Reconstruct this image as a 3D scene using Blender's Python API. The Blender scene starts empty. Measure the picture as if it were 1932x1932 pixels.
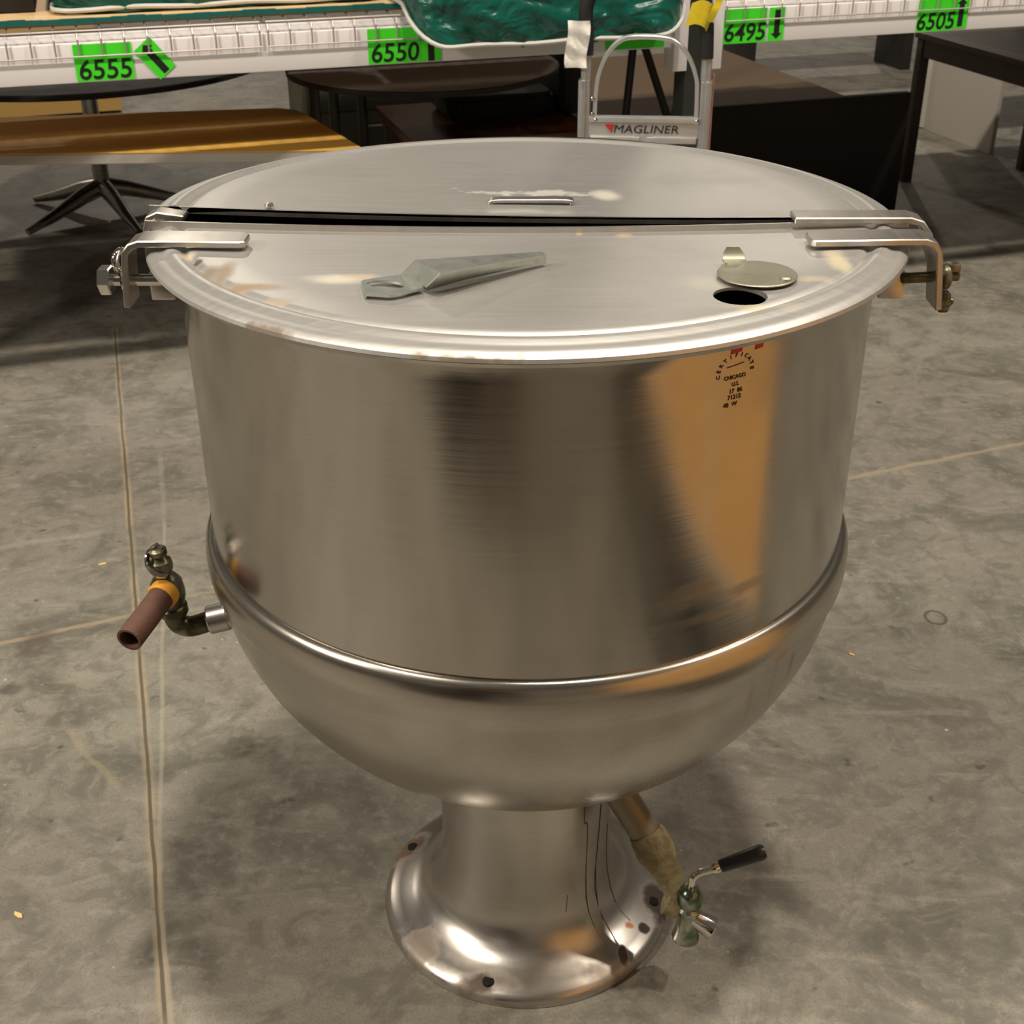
import bpy, bmesh, math, random
from mathutils import Vector, Matrix
random.seed(7)
S = bpy.context.scene
COL = S.collection
PI = math.pi
cos, sin = math.cos, math.sin

# ------------------------------------------------------------------ camera
FPX, TH, YAW, ROLL = 2426.0, 0.508, 0.0125, math.radians(-0.35)
fw = Vector((-sin(YAW)*cos(TH), cos(YAW)*cos(TH), -sin(TH)))
rt = Vector((cos(YAW), sin(YAW), 0))
up = rt.cross(fw)
r2 = rt*cos(ROLL) + up*sin(ROLL)
u2 = up*cos(ROLL) - rt*sin(ROLL)
cd = bpy.data.cameras.new('camera'); cam = bpy.data.objects.new('camera', cd); COL.objects.link(cam)
cd.sensor_width = 36.0; cd.lens = 36.0*FPX/1932.0; cd.clip_start = 0.02; cd.clip_end = 100
cd.dof.use_dof = True; cd.dof.focus_distance = 1.35; cd.dof.aperture_fstop = 18.0
m = Matrix((( r2.x, u2.x, -fw.x, 0), (r2.y, u2.y, -fw.y, -1.372), (r2.z, u2.z, -fw.z, 1.403), (0, 0, 0, 1)))
cam.matrix_world = m
S.camera = cam

# ------------------------------------------------------------------ world, lamps, exposure
w = bpy.data.worlds.new('world'); S.world = w; w.use_nodes = True
w.node_tree.nodes['Background'].inputs[0].default_value = (1.0, 0.91, 0.80, 1)
w.node_tree.nodes['Background'].inputs[1].default_value = 0.10
def high_bay_or_fill(x, y, z, power, size=0.42, color=(1.0, 0.89, 0.745)):
    l = bpy.data.lights.new('high_bay_or_fill_light', 'AREA'); l.shape = 'DISK'; l.size = size
    l.energy = power; l.color = color
    o = bpy.data.objects.new('high_bay_or_fill_light', l); COL.objects.link(o); o.location = (x, y, z)
    return o
RA = math.radians(17.6)
U = Vector((cos(RA), sin(RA), 0)); N = Vector((-sin(RA), cos(RA), 0))
def R(u, n, z=0.0):                     # rack frame: u along the rack, n away from the kettle aisle
    p = U*u + N*n; return Vector((p.x, p.y, z))
LAMPS = [((0.4, -1.0), 370), ((-4.6, -1.0), 300), ((5.2, -0.8), 330), ((-8.0, 16.0), 240), ((0.0, 16.0), 330), ((8.5, 16.0), 240)]
for (u, n), pw in LAMPS:
    p = R(u, n, 8.0); high_bay_or_fill(p.x, p.y, p.z, pw)
carton_fill = high_bay_or_fill(-3.3, -1.3, 2.9, 88, 0.5)          # added fill lamp, brightens the unseen carton for its reflection
carton_fill.rotation_euler = (Vector((1.0, -0.95, 0.7)) - carton_fill.location).to_track_quat('-Z', 'Y').to_euler()
S.view_settings.view_transform = 'Standard'; S.view_settings.look = 'None'
S.view_settings.gamma = 1.0; S.view_settings.use_curve_mapping = False
S.view_settings.exposure = 0.12
S.cycles.use_denoising = True
S.cycles.max_bounces = 8

# ------------------------------------------------------------------ material helpers
class NT:
    def __init__(s, name):
        s.m = bpy.data.materials.new(name); s.m.use_nodes = True; s.t = s.m.node_tree
        s.b = s.t.nodes['Principled BSDF']; s.co = None
    def n(s, ty, **k):
        x = s.t.nodes.new(ty)
        for a, v in k.items(): setattr(x, a, v)
        return x
    def l(s, a, b): s.t.links.new(a, b)
    def setin(s, sock, v):
        if hasattr(v, 'is_output'): s.l(v, sock)
        elif isinstance(v, (int, float)) and sock.type in ('RGBA', 'VECTOR'):
            sock.default_value = (v, v, v, 1) if sock.type == 'RGBA' else (v, v, v)
        elif isinstance(v, tuple) and sock.type == 'RGBA' and len(v) == 3: sock.default_value = (*v, 1)
        else: sock.default_value = v
    def coord(s):
        if s.co is None: s.co = s.n('ShaderNodeTexCoord').outputs['Object']
        return s.co
    def math(s, op, a, b=0.0, c=0.0, clamp=False):
        x = s.n('ShaderNodeMath', operation=op, use_clamp=clamp)
        for i, v in enumerate((a, b, c)): s.setin(x.inputs[i], v)
        return x.outputs[0]
    def mapping(s, scale=(1, 1, 1), loc=(0, 0, 0), rot=(0, 0, 0), vec=None):
        x = s.n('ShaderNodeMapping'); s.l(vec or s.coord(), x.inputs[0])
        x.inputs['Scale'].default_value = scale; x.inputs['Location'].default_value = loc; x.inputs['Rotation'].default_value = rot
        return x.outputs[0]
    def noise(s, scale, detail=4, rough=0.55, vec=None, sc=None, dist=0.0):
        x = s.n('ShaderNodeTexNoise'); x.inputs['Scale'].default_value = scale; x.inputs['Detail'].default_value = detail
        x.inputs['Roughness'].default_value = rough; x.inputs['Distortion'].default_value = dist
        s.l(vec or (s.mapping(sc) if sc else s.coord()), x.inputs['Vector'])
        return x.outputs[0]
    def ss(s, v, a, b, lo=0.0, hi=1.0):   # smoothstep
        x = s.n('ShaderNodeMapRange', interpolation_type='SMOOTHSTEP')
        for i, q in enumerate((v, a, b, lo, hi)): s.setin(x.inputs[i], q)
        return x.outputs[0]
    def mix(s, f, a, b, mode='MIX'):
        x = s.n('ShaderNodeMix', data_type='RGBA', blend_type=mode)
        s.setin(x.inputs[0], f); s.setin(x.inputs[6], a); s.setin(x.inputs[7], b)
        return x.outputs[2]
    def fmix(s, f, a, b):
        x = s.n('ShaderNodeMix', data_type='FLOAT'); s.setin(x.inputs[0], f); s.setin(x.inputs[2], a); s.setin(x.inputs[3], b)
        return x.outputs[0]
    def ramp(s, f, stops):
        x = s.n('ShaderNodeValToRGB'); s.l(f, x.inputs[0]); e = x.color_ramp.elements
        while len(e) < len(stops): e.new(0.5)
        for q, (p, c) in zip(e, stops): q.position = p; q.color = (*c, 1)
        return x.outputs[0]
    def blob(s, c, r, soft=0.5, wob=0.35, wsc=30):   # ellipsoidal stain mask with a ragged edge
        sx, sy, sz = (1/q for q in r)
        v = s.mapping(scale=(sx, sy, sz), loc=(-c[0]*sx, -c[1]*sy, -c[2]*sz))
        ln = s.n('ShaderNodeVectorMath', operation='LENGTH'); s.l(v, ln.inputs[0])
        d = s.math('ADD', ln.outputs['Value'], s.math('MULTIPLY', s.math('SUBTRACT', s.noise(wsc, 3), 0.5), wob*2))
        return s.ss(d, 1.0-soft, 1.0, 1.0, 0.0)
    def line(s, a, b, wd, wob=0.006, ends=True):   # mask of a line on the floor plane from a to b
        dx, dy = b[0]-a[0], b[1]-a[1]; L = math.hypot(dx, dy); dx /= L; dy /= L
        sep = s.n('ShaderNodeSeparateXYZ'); s.l(s.coord(), sep.inputs[0])
        X, Y = sep.outputs[0], sep.outputs[1]
        px = s.math('SUBTRACT', X, a[0]); py = s.math('SUBTRACT', Y, a[1])
        t = s.math('ADD', s.math('MULTIPLY', px, dx), s.math('MULTIPLY', py, dy))
        q = s.math('SUBTRACT', s.math('MULTIPLY', px, -dy), s.math('MULTIPLY', py, -dx))
        q = s.math('ADD', q, s.math('MULTIPLY', s.math('SUBTRACT', s.noise(6, 3), 0.5), wob*2))
        k = s.ss(s.math('ABSOLUTE', q), wd*0.4, wd, 1.0, 0.0)
        if ends:
            k = s.math('MULTIPLY', k, s.ss(t, -0.03, 0.03)); k = s.math('MULTIPLY', k, s.ss(t, L-0.03, L+0.03, 1.0, 0.0))
        return k
    def bump(s, h, strength=0.3, dist=0.01):
        x = s.n('ShaderNodeBump'); x.inputs['Strength'].default_value = strength; x.inputs['Distance'].default_value = dist
        s.l(h, x.inputs['Height']); s.l(x.outputs[0], s.b.inputs['Normal'])
    def out(s, color=None, rough=None, metal=None, **k):
        for nm, v in (('Base Color', color), ('Roughness', rough), ('Metallic', metal)):
            if v is not None: s.setin(s.b.inputs[nm], v)
        for nm, v in k.items(): s.setin(s.b.inputs[nm.replace('_', ' ')], v)
        return s.m
def plain(name, c, rough=0.6, metal=0.0, var=0.12, scale=12, bump=0.0):
    t = NT(name); f = t.noise(scale, 4)
    col = t.mix(f, tuple(x*(1-var) for x in c), tuple(min(1, x*(1+var)) for x in c))
    if bump: t.bump(t.noise(scale*6, 3), bump, 0.002)
    return t.out(col, t.fmix(f, max(0.03, rough-0.06), min(1, rough+0.06)), metal)
def wood(name, a, b, sc=(1.5, 14, 14), rough=0.4, spec=0.5):
    t = NT(name); f = t.noise(3, 6, 0.6, sc=sc, dist=0.6); g = t.noise(20, 3, sc=sc)
    return t.out(t.mix(t.math('MULTIPLY_ADD', g, 0.35, t.math('MULTIPLY', f, 0.75), clamp=True), a, b), rough, 0.0, Specular_IOR_Level=spec)

# ------------------------------------------------------------------ mesh helpers
def obj(name, bm, mats, parent=None, smooth=True, loc=None):
    me = bpy.data.meshes.new(name); bm.normal_update(); bm.to_mesh(me); bm.free()
    for q in (mats if isinstance(mats, (list, tuple)) else [mats]): me.materials.append(q)
    if smooth:
        for p in me.polygons: p.use_smooth = True
        try: me.set_sharp_from_angle(angle=math.radians(32))
        except Exception: pass
    o = bpy.data.objects.new(name, me); COL.objects.link(o)
    if parent: o.parent = parent
    if loc: o.location = loc
    return o
def empty(name, loc=(0, 0, 0), rz=0.0):
    o = bpy.data.objects.new(name, None); COL.objects.link(o); o.location = loc; o.rotation_euler = (0, 0, rz)
    o.empty_display_size = 0.05; return o
def tag(o, label=None, cat=None, group=None, kind=None):
    if label: o['label'] = label
    if cat: o['category'] = cat
    if group: o['group'] = group
    if kind: o['kind'] = kind
    return o
def box(bm, c, s, rot=None, bev=0.0, mi=0):
    r = bmesh.ops.create_cube(bm, size=1.0); vs = r['verts']
    M = Matrix.Translation(Vector(c)) @ (rot.to_4x4() if rot else Matrix.Identity(4)) @ Matrix.Diagonal((*s, 1))
    bmesh.ops.transform(bm, matrix=M, verts=vs)
    fs = list({f for v in vs for f in v.link_faces})
    for f in fs: f.material_index = mi
    if bev:
        es = list({e for v in vs for e in v.link_edges})
        q = bmesh.ops.bevel(bm, geom=es, offset=bev, segments=2, affect='EDGES', profile=0.6)
        for f in q['faces']: f.material_index = mi
    return bm
def B(c, s, rot=None, bev=0.0): return box(bmesh.new(), c, s, rot, bev)
def lathe(bm, prof, seg=128, c=(0, 0, 0), M=None, closed=False, mi=0):
    M = M or Matrix.Translation(Vector(c)); rings = []
    for r, z in prof:
        if r < 1e-6: rings.append([bm.verts.new(M @ Vector((0, 0, z)))])
        else: rings.append([bm.verts.new(M @ Vector((r*cos(2*PI*i/seg), r*sin(2*PI*i/seg), z))) for i in range(seg)])
    pairs = list(zip(rings, rings[1:])) + ([(rings[-1], rings[0])] if closed else [])
    for a, b in pairs:
        for i in range(seg):
            j = (i+1) % seg
            if len(a) == 1 and len(b) == 1: continue
            if len(a) == 1: f = bm.faces.new((a[0], b[i], b[j]))
            elif len(b) == 1: f = bm.faces.new((a[j], a[i], b[0]))
            else: f = bm.faces.new((a[i], b[i], b[j], a[j]))
            f.material_index = mi
    bmesh.ops.recalc_face_normals(bm, faces=bm.faces[:])
    return bm
def axisM(a, b):
    a, b = Vector(a), Vector(b); d = (b-a).normalized()
    return Matrix.Translation(a) @ d.to_track_quat('Z', 'Y').to_matrix().to_4x4(), (b-a).length
def rod(bm, a, b, prof, seg=32, mi=0):      # prof: (radius, distance along a->b)
    M, L = axisM(a, b); return lathe(bm, prof, seg, M=M, mi=mi)
def cyl(bm, a, b, r, seg=32, r2=None, hollow=0.0, bev=0.0015):
    M, L = axisM(a, b); r2 = r if r2 is None else r2; e = min(bev, L*0.3, r*0.3)
    p = [(0, 0), (r-e, 0), (r, e), (r2, L-e), (r2-e, L)]
    p += [(r2-hollow, L), (r2-hollow, L*0.35), (0, L*0.35)] if hollow else [(0, L)]
    return lathe(bm, p, seg, M=M)
def tube(bm, pts, r, seg=16, caps=True, rs=None, flat=None):
    pts = [Vector(p) for p in pts]; rings = []; prev = None
    for i, p in enumerate(pts):
        d = (pts[min(i+1, len(pts)-1)] - pts[max(i-1, 0)]).normalized()
        if prev is None:
            a = Vector((0, 0, 1)) if abs(d.z) < 0.9 else Vector((1, 0, 0)); x = a.cross(d).normalized()
        else: x = (prev - d*prev.dot(d)).normalized()
        prev = x; y = d.cross(x); rr = rs[i] if rs else r
        fx, fy = flat if flat else (1, 1)
        rings.append([bm.verts.new(p + x*cos(2*PI*k/seg)*rr*fx + y*sin(2*PI*k/seg)*rr*fy) for k in range(seg)])
    for a, b in zip(rings, rings[1:]):
        for k in range(seg): bm.faces.new((a[k], a[(k+1) % seg], b[(k+1) % seg], b[k]))
    if caps: bm.faces.new(rings[0][::-1]); bm.faces.new(rings[-1])
    bmesh.ops.recalc_face_normals(bm, faces=bm.faces[:])
    return bm
def curve(pts, n=8):        # Catmull-Rom through points
    P = [Vector(p) for p in pts]; P = [P[0]*2-P[1]] + P + [P[-1]*2-P[-2]]; out = []
    for i in range(1, len(P)-2):
        for k in range(n):
            t = k/n; a, b, c, d = P[i-1:i+3]
            out.append(0.5*((2*b) + (c-a)*t + (2*a-5*b+4*c-d)*t*t + (3*b-a-3*c+d)*t**3))
    out.append(P[-2]); return out
def prism(bm, poly, z0, z1, bev=0.0, mi=0, M=None):
    M = M or Matrix.Identity(4)
    a = [bm.verts.new(M @ Vector((x, y, z0))) for x, y in poly]; b = [bm.verts.new(M @ Vector((x, y, z1))) for x, y in poly]
    n = len(poly); fs = [bm.faces.new(a[::-1]), bm.faces.new(b)] + [bm.faces.new((a[i], a[(i+1) % n], b[(i+1) % n], b[i])) for i in range(n)]
    bmesh.ops.recalc_face_normals(bm, faces=fs)
    for f in fs: f.material_index = mi
    if bev:
        es = list({e for v in a+b for e in v.link_edges})
        q = bmesh.ops.bevel(bm, geom=es, offset=bev, segments=2, affect='EDGES')
        for f in q['faces']: f.material_index = mi
    return bm
def sweep_flat(bm, path, wdir, width, thick):   # strip bent along a path, width along wdir
    path = [Vector(p) for p in path]; wd = Vector(wdir).normalized(); R_ = []
    for i, p in enumerate(path):
        d = (path[min(i+1, len(path)-1)] - path[max(i-1, 0)]).normalized(); nn = d.cross(wd).normalized()
        wv = width[i] if isinstance(width, list) else width
        R_.append([bm.verts.new(p + wd*sx*wv/2 + nn*sn*thick/2) for sx, sn in ((-1, -1), (1, -1), (1, 1), (-1, 1))])
    for a, b in zip(R_, R_[1:]):
        for k in range(4): bm.faces.new((a[k], a[(k+1) % 4], b[(k+1) % 4], b[k]))
    bm.faces.new(R_[0][::-1]); bm.faces.new(R_[-1])
    bmesh.ops.recalc_face_normals(bm, faces=bm.faces[:])
    es = [e for e in bm.edges if e.calc_face_angle(0) > 0.8]
    bmesh.ops.bevel(bm, geom=es, offset=thick*0.18, segments=1, affect='EDGES')
    return bm
def text_mesh(body, size, M, ext=0.0006, shear=0.0, bold=0.0, sx=1.0):
    c = bpy.data.curves.new('t', 'FONT'); c.body = body; c.size = size; c.extrude = ext; c.shear = shear; c.offset = bold
    c.align_x = 'CENTER'; c.align_y = 'CENTER'; c.resolution_u = 4
    o = bpy.data.objects.new('t', c); COL.objects.link(o)
    me = bpy.data.meshes.new_from_object(o.evaluated_get(bpy.context.evaluated_depsgraph_get()))
    bpy.data.objects.remove(o); bpy.data.curves.remove(c)
    me.transform(M @ Matrix.Diagonal((sx, 1, 1, 1))); return me
def add_mesh(bm, me, mi):
    k = len(bm.faces); bm.from_mesh(me); bm.faces.ensure_lookup_table()
    for f in bm.faces[k:]: f.material_index = mi
    bpy.data.meshes.remove(me)
def rrect(w_, h_, r, n=5):
    o = []
    for cx, cy, a0 in ((w_/2-r, h_/2-r, 0), (-w_/2+r, h_/2-r, 90), (-w_/2+r, -h_/2+r, 180), (w_/2-r, -h_/2+r, 270)):
        for k in range(n+1):
            a = math.radians(a0+90*k/n); o.append((cx+r*cos(a), cy+r*sin(a)))
    return o

# ------------------------------------------------------------------ materials
def steel(name, base=(0.60, 0.575, 0.54), rough=0.25, sc=(2, 2, 90), var=0.10, cloud=6, stains=(), bmp=0.03, aniso=0.0, me=1.0):
    t = NT(name); st = t.noise(4, 5, 0.6, sc=sc); cl = t.noise(cloud, 5, 0.6)
    col = t.mix(st, tuple(x*(1-var) for x in base), tuple(min(1, x*(1+var)) for x in base))
    col = t.mix(t.ss(cl, 0.45, 0.75), col, tuple(x*0.84 for x in base))
    ro = t.math('ADD', t.fmix(st, rough-0.05, rough+0.05), t.math('MULTIPLY', t.math('SUBTRACT', cl, 0.5), 0.22))
    for c, r, color, k, soft, wob, metal in stains:
        b = t.math('MULTIPLY', t.blob(c, r, soft, wob), k)
        col = t.mix(b, col, color); ro = t.fmix(b, ro, 0.62); me = t.fmix(b, me, metal)
    t.bump(st, bmp, 0.004)
    m_ = t.out(col, ro, me)
    if aniso: t.b.inputs['Anisotropic'].default_value = aniso
    return m_
RUST = (0.10, 0.045, 0.018); TAN = (0.42, 0.30, 0.14); GRIME = (0.05, 0.04, 0.025); LIME = (0.62, 0.58, 0.45)
st_body = [((0.155, -0.338, 0.735), (0.05, 0.05, 0.022), (0.13, 0.11, 0.08), 0.35, 0.95, 0.9, 0.9),
           ((0.215, -0.305, 0.725), (0.06, 0.05, 0.010), (0.13, 0.11, 0.08), 0.28, 0.95, 0.9, 0.9),
           ((0.165, -0.332, 0.705), (0.09, 0.05, 0.008), (0.15, 0.12, 0.08), 0.25, 0.95, 0.9, 0.9)]
M_body = steel('brushed_steel_shell', (0.475, 0.445, 0.40), 0.17, (1, 1, 60), 0.07, 5, st_body, 0.015, 0.35)
st_jk = [((0.262, -0.268, 0.625), (0.02, 0.02, 0.02), TAN, 0.5, 0.8, 0.6, 0.5),
         ((0.235, -0.285, 0.56), (0.006, 0.03, 0.09), TAN, 0.35, 0.9, 0.3, 0.6),
         ((0.262, -0.26, 0.57), (0.005, 0.03, 0.07), TAN, 0.4, 0.9, 0.3, 0.6),
         ((0.285, -0.235, 0.59), (0.005, 0.03, 0.05), GRIME, 0.4, 0.9, 0.3, 0.6)]
M_jack = steel('brushed_steel_jacket', (0.455, 0.425, 0.375), 0.27, (1, 1, 50), 0.09, 4, st_jk, 0.02)
st_lid = [((-0.174, -0.223, 1.012), (0.040, 0.020, 0.02), LIME, 0.75, 0.8, 0.35, 0.15),
          ((-0.155, -0.213, 1.012), (0.024, 0.012, 0.02), (0.50, 0.36, 0.18), 0.6, 0.9, 0.4, 0.15),
          ((-0.285, -0.205, 1.012), (0.012, 0.05, 0.02), (0.22, 0.15, 0.07), 0.7, 0.8, 0.4, 0.2),
          ((-0.245, -0.245, 1.012), (0.05, 0.014, 0.02), (0.26, 0.18, 0.09), 0.6, 0.8, 0.4, 0.2),
          ((0.30, -0.165, 1.012), (0.016, 0.045, 0.02), (0.62, 0.55, 0.33), 0.75, 0.8, 0.4, 0.2),
          ((0.255, -0.225, 1.012), (0.05, 0.012, 0.02), (0.55, 0.46, 0.26), 0.5, 0.9, 0.5, 0.3),
          ((0.10, -0.07, 1.005), (0.012, 0.012, 0.02), (0.50, 0.30, 0.10), 0.8, 0.9, 0.6, 0.2),
          ((0.055, -0.062, 1.005), (0.006, 0.012, 0.02), (0.50, 0.30, 0.10), 0.8, 0.9, 0.6, 0.2),
          ((-0.22, -0.33, 1.001), (0.07, 0.035, 0.008), (0.13, 0.09, 0.05), 0.8, 0.8, 1.6, 0.2),
          ((-0.334, -0.150, 1.010), (0.012, 0.016, 0.02), (0.55, 0.47, 0.28), 0.8, 0.8, 0.6, 0.2),
          ((-0.318, -0.168, 1.010), (0.007, 0.010, 0.02), (0.06, 0.035, 0.02), 0.9, 0.6, 0.6, 0.1),
          ((-0.300, -0.198, 1.010), (0.018, 0.022, 0.02), (0.20, 0.13, 0.06), 0.75, 0.8, 0.4, 0.2),
          ((-0.262, -0.244, 1.010), (0.030, 0.016, 0.02), (0.30, 0.20, 0.09), 0.7, 0.8, 0.4, 0.2),
          ((-0.222, -0.283, 1.010), (0.030, 0.012, 0.02), (0.36, 0.26, 0.14), 0.6, 0.8, 0.4, 0.2),
          ((0.20, -0.30, 1.008), (0.05, 0.010, 0.02), (0.55, 0.47, 0.25), 0.45, 0.9, 0.5, 0.3),
          ((-0.06, -0.398, 1.000), (0.12, 0.014, 0.008), (0.15, 0.11, 0.06), 0.75, 0.8, 1.6, 0.2),
          ((0.165, -0.235, 1.012), (0.03, 0.03, 0.02), (0.6, 0.57, 0.46), 0.35, 0.9, 0.5, 0.4)]
M_lid = steel('dull_steel_lid', (0.575, 0.565, 0.545), 0.45, (2, 60, 2), 0.08, 5, st_lid, 0.03, me=0.80)
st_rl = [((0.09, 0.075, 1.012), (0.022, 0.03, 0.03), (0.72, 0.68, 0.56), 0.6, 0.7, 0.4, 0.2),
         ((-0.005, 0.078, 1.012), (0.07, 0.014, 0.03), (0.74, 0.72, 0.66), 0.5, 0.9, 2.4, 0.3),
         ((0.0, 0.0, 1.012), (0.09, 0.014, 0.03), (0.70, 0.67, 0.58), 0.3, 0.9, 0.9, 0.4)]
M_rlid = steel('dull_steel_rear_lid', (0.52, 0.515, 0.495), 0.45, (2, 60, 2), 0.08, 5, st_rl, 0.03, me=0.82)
st_ped = [((-0.181, 0.077, 0.012), (0.045, 0.045, 0.03), (0.11, 0.055, 0.022), 0.9, 0.6, 0.6, 0.1),
          ((0.186, -0.036, 0.012), (0.035, 0.05, 0.03), (0.045, 0.025, 0.014), 0.95, 0.55, 0.7, 0.1),
          ((0.165, -0.085, 0.016), (0.013, 0.012, 0.03), (0.03, 0.018, 0.012), 1.0, 0.4, 0.7, 0.0),
          ((0.145, -0.085, 0.02), (0.010, 0.008, 0.03), (0.55, 0.18, 0.03), 0.8, 0.6, 0.6, 0.0),
          ((0.132, -0.13, 0.016), (0.008, 0.016, 0.03), (0.05, 0.03, 0.018), 1.0, 0.4, 0.8, 0.0),
          ((-0.06, -0.180, 0.012), (0.060, 0.022, 0.03), (0.075, 0.042, 0.018), 0.9, 0.7, 0.7, 0.1),
          ((-0.14, -0.125, 0.015), (0.05, 0.05, 0.03), (0.13, 0.08, 0.035), 0.6, 0.8, 1.6, 0.2),
          ((0.10, -0.165, 0.012), (0.08, 0.03, 0.03), (0.17, 0.11, 0.055), 0.55, 0.9, 0.9, 0.3)]
M_ped = steel('brushed_steel_pedestal', (0.55, 0.515, 0.475), 0.31, (2, 2, 40), 0.09, 8, st_ped, 0.02)
M_bar = steel('polished_steel_bar', (0.52, 0.495, 0.46), 0.38, (30, 4, 4), 0.08, 20)
M_chrome = steel('chrome', (0.72, 0.69, 0.63), 0.10, (8, 8, 8), 0.06, 40)
M_dark_in = plain('dark_kettle_interior', (0.05, 0.045, 0.04), 0.6, 0.6)
M_galv = steel('galvanised_steel', (0.47, 0.50, 0.47), 0.48, (14, 14, 14), 0.12, 60, (), 0.05)
M_flap = steel('dull_port_cover_steel', (0.40, 0.39, 0.31), 0.5, (14, 14, 14), 0.12, 30)
M_green_brass = NT('tarnished_green_brass'); _t = M_green_brass; _f = _t.noise(60, 4); _g = _t.noise(25, 3)
_c = _t.mix(_t.ss(_f, 0.35, 0.65), (0.13, 0.115, 0.06), (0.05, 0.052, 0.035)); _c = _t.mix(_t.ss(_g, 0.52, 0.66), _c, (0.24, 0.23, 0.17))
_t.bump(_f, 0.5, 0.003); M_green_brass = _t.out(_c, 0.36, 0.75)
M_brass = plain('worn_brass', (0.42, 0.30, 0.14), 0.3, 0.9, 0.25, 40)
M_rustpipe = plain('rust_brown_pipe', (0.115, 0.052, 0.036), 0.7, 0.1, 0.35, 60, 0.3)
M_orange = plain('orange_band_paint', (0.78, 0.36, 0.035), 0.5, 0.0, 0.1, 60)
M_hole = plain('painted_hole_shade', (0.01, 0.008, 0.007), 0.9)
t = NT('crusted_grey_green_pipe'); f = t.noise(55, 5, 0.65)
c = t.mix(t.ss(f, 0.4, 0.6), (0.20, 0.165, 0.08), (0.30, 0.26, 0.15)); c = t.mix(t.blob((0.176, -0.112, 0.135), (0.015, 0.02, 0.02)), c, (0.03, 0.10, 0.02))
t.bump(f, 0.7, 0.006); M_crust = t.out(c, 0.75, 0.1)
M_pipe_dull = plain('dull_grey_pipe', (0.26, 0.225, 0.16), 0.5, 0.5, 0.2, 30)
t = NT('green_patina_chrome'); f = t.noise(30, 3); c = t.mix(t.ss(f, 0.35, 0.6), (0.10, 0.16, 0.11), (0.45, 0.46, 0.38)); M_patina = t.out(c, 0.22, 0.95)
M_blackgrip = plain('black_plastic_grip', (0.012, 0.012, 0.014), 0.38)

# floor concrete
t = NT('worn_concrete')
big = t.noise(1.1, 5, 0.6); med = t.noise(5.0, 6, 0.65, dist=0.8); fine = t.noise(38, 5, 0.7); strk = t.noise(5, 5, 0.6, vec=t.mapping(scale=(1.0, 3.2, 1), rot=(0, 0, -0.3)), dist=1.2)
c = t.mix(t.ss(big, 0.35, 0.68), (0.205, 0.185, 0.158), (0.235, 0.225, 0.185))
c = t.mix(t.ss(med, 0.44, 0.66), c, (0.118, 0.113, 0.092))
c = t.mix(t.math('MULTIPLY', t.ss(strk, 0.5, 0.72), 0.55), c, (0.31, 0.285, 0.235))
c = t.mix(t.math('MULTIPLY', t.ss(fine, 0.48, 0.72), 0.45), c, (0.34, 0.31, 0.26))
c = t.mix(t.math('MULTIPLY', t.ss(t.noise(15, 5, 0.7, dist=0.6), 0.50, 0.64), 0.6), c, (0.125, 0.118, 0.098))
gr = t.noise(260, 3, 0.7); c = t.mix(t.math('MULTIPLY', t.ss(gr, 0.5, 0.62), 0.35), c, (0.10, 0.095, 0.08))
sp = t.noise(22, 2, 0.5); c = t.mix(t.math('MULTIPLY', t.ss(sp, 0.70, 0.78), 0.8), c, (0.07, 0.06, 0.055))
sp2 = t.noise(70, 1, 0.4); c = t.mix(t.math('MULTIPLY', t.ss(sp2, 0.79, 0.84), 0.7), c, (0.55, 0.50, 0.40))
DUST = (0.36, 0.29, 0.185)
A_, B_ = (-1.25, 2.30), (-0.728, 0.611); C_ = (-0.471, -0.237); D_ = (-0.30, -0.80)
brk = t.ss(t.noise(9, 3), 0.38, 0.58)
for a, b in ((A_, B_), (B_, C_), (C_, D_)):
    c = t.mix(t.math('MULTIPLY', t.line(a, b, 0.012, 0.004), t.fmix(brk, 0.18, 0.65)), c, DUST)
    c = t.mix(t.math('MULTIPLY', t.line(a, b, 0.004, 0.003), 0.85), c, (0.085, 0.07, 0.05))
c = t.mix(t.math('MULTIPLY', t.line((-0.90, 1.45), (-0.805, 1.114), 0.008, 0.004), 0.18), c, (0.40, 0.36, 0.29))
for a, b in (((-0.805, 1.114), (-0.638, 0.415)), ((-0.638, 0.415), (-0.534, -0.017)), ((-0.534, -0.017), (-0.455, -0.26))):
    c = t.mix(t.math('MULTIPLY', t.line(a, b, 0.005, 0.006), 0.35), c, (0.40, 0.36, 0.28))
for a, b, wd, k in (((-1.35, 0.48), (-0.784, 0.727), 0.009, 0.6), ((0.60, 1.25), (1.75, 1.70), 0.010, 0.55), ((-0.72, 0.79), (-0.2, 0.95), 0.006, 0.35),
                    ((-1.3, 0.92), (-0.92, 1.067), 0.014, 0.35), ((-0.80, 0.38), (-0.66, 0.22), 0.008, 0.3)):
    c = t.mix(t.math('MULTIPLY', t.line(a, b, wd, 0.02), k), c, DUST if wd < 0.012 else (0.33, 0.31, 0.27))
d1 = t.blob((-0.93, 0.63, 0), (0.045, 0.06, 1), 0.6, 0.3, 20); c = t.mix(t.math('MULTIPLY', d1, 0.55), c, (0.09, 0.065, 0.055))
d1 = t.blob((-0.93, 0.49, 0), (0.03, 0.025, 1), 0.6, 0.3, 20); c = t.mix(t.math('MULTIPLY', d1, 0.6), c, (0.05, 0.045, 0.04))
d1 = t.blob((1.02, 0.55, 0), (0.10, 0.05, 1), 0.5, 0.3, 8); c = t.mix(t.math('MULTIPLY', d1, 0.5), c, (0.09, 0.08, 0.065))
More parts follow.
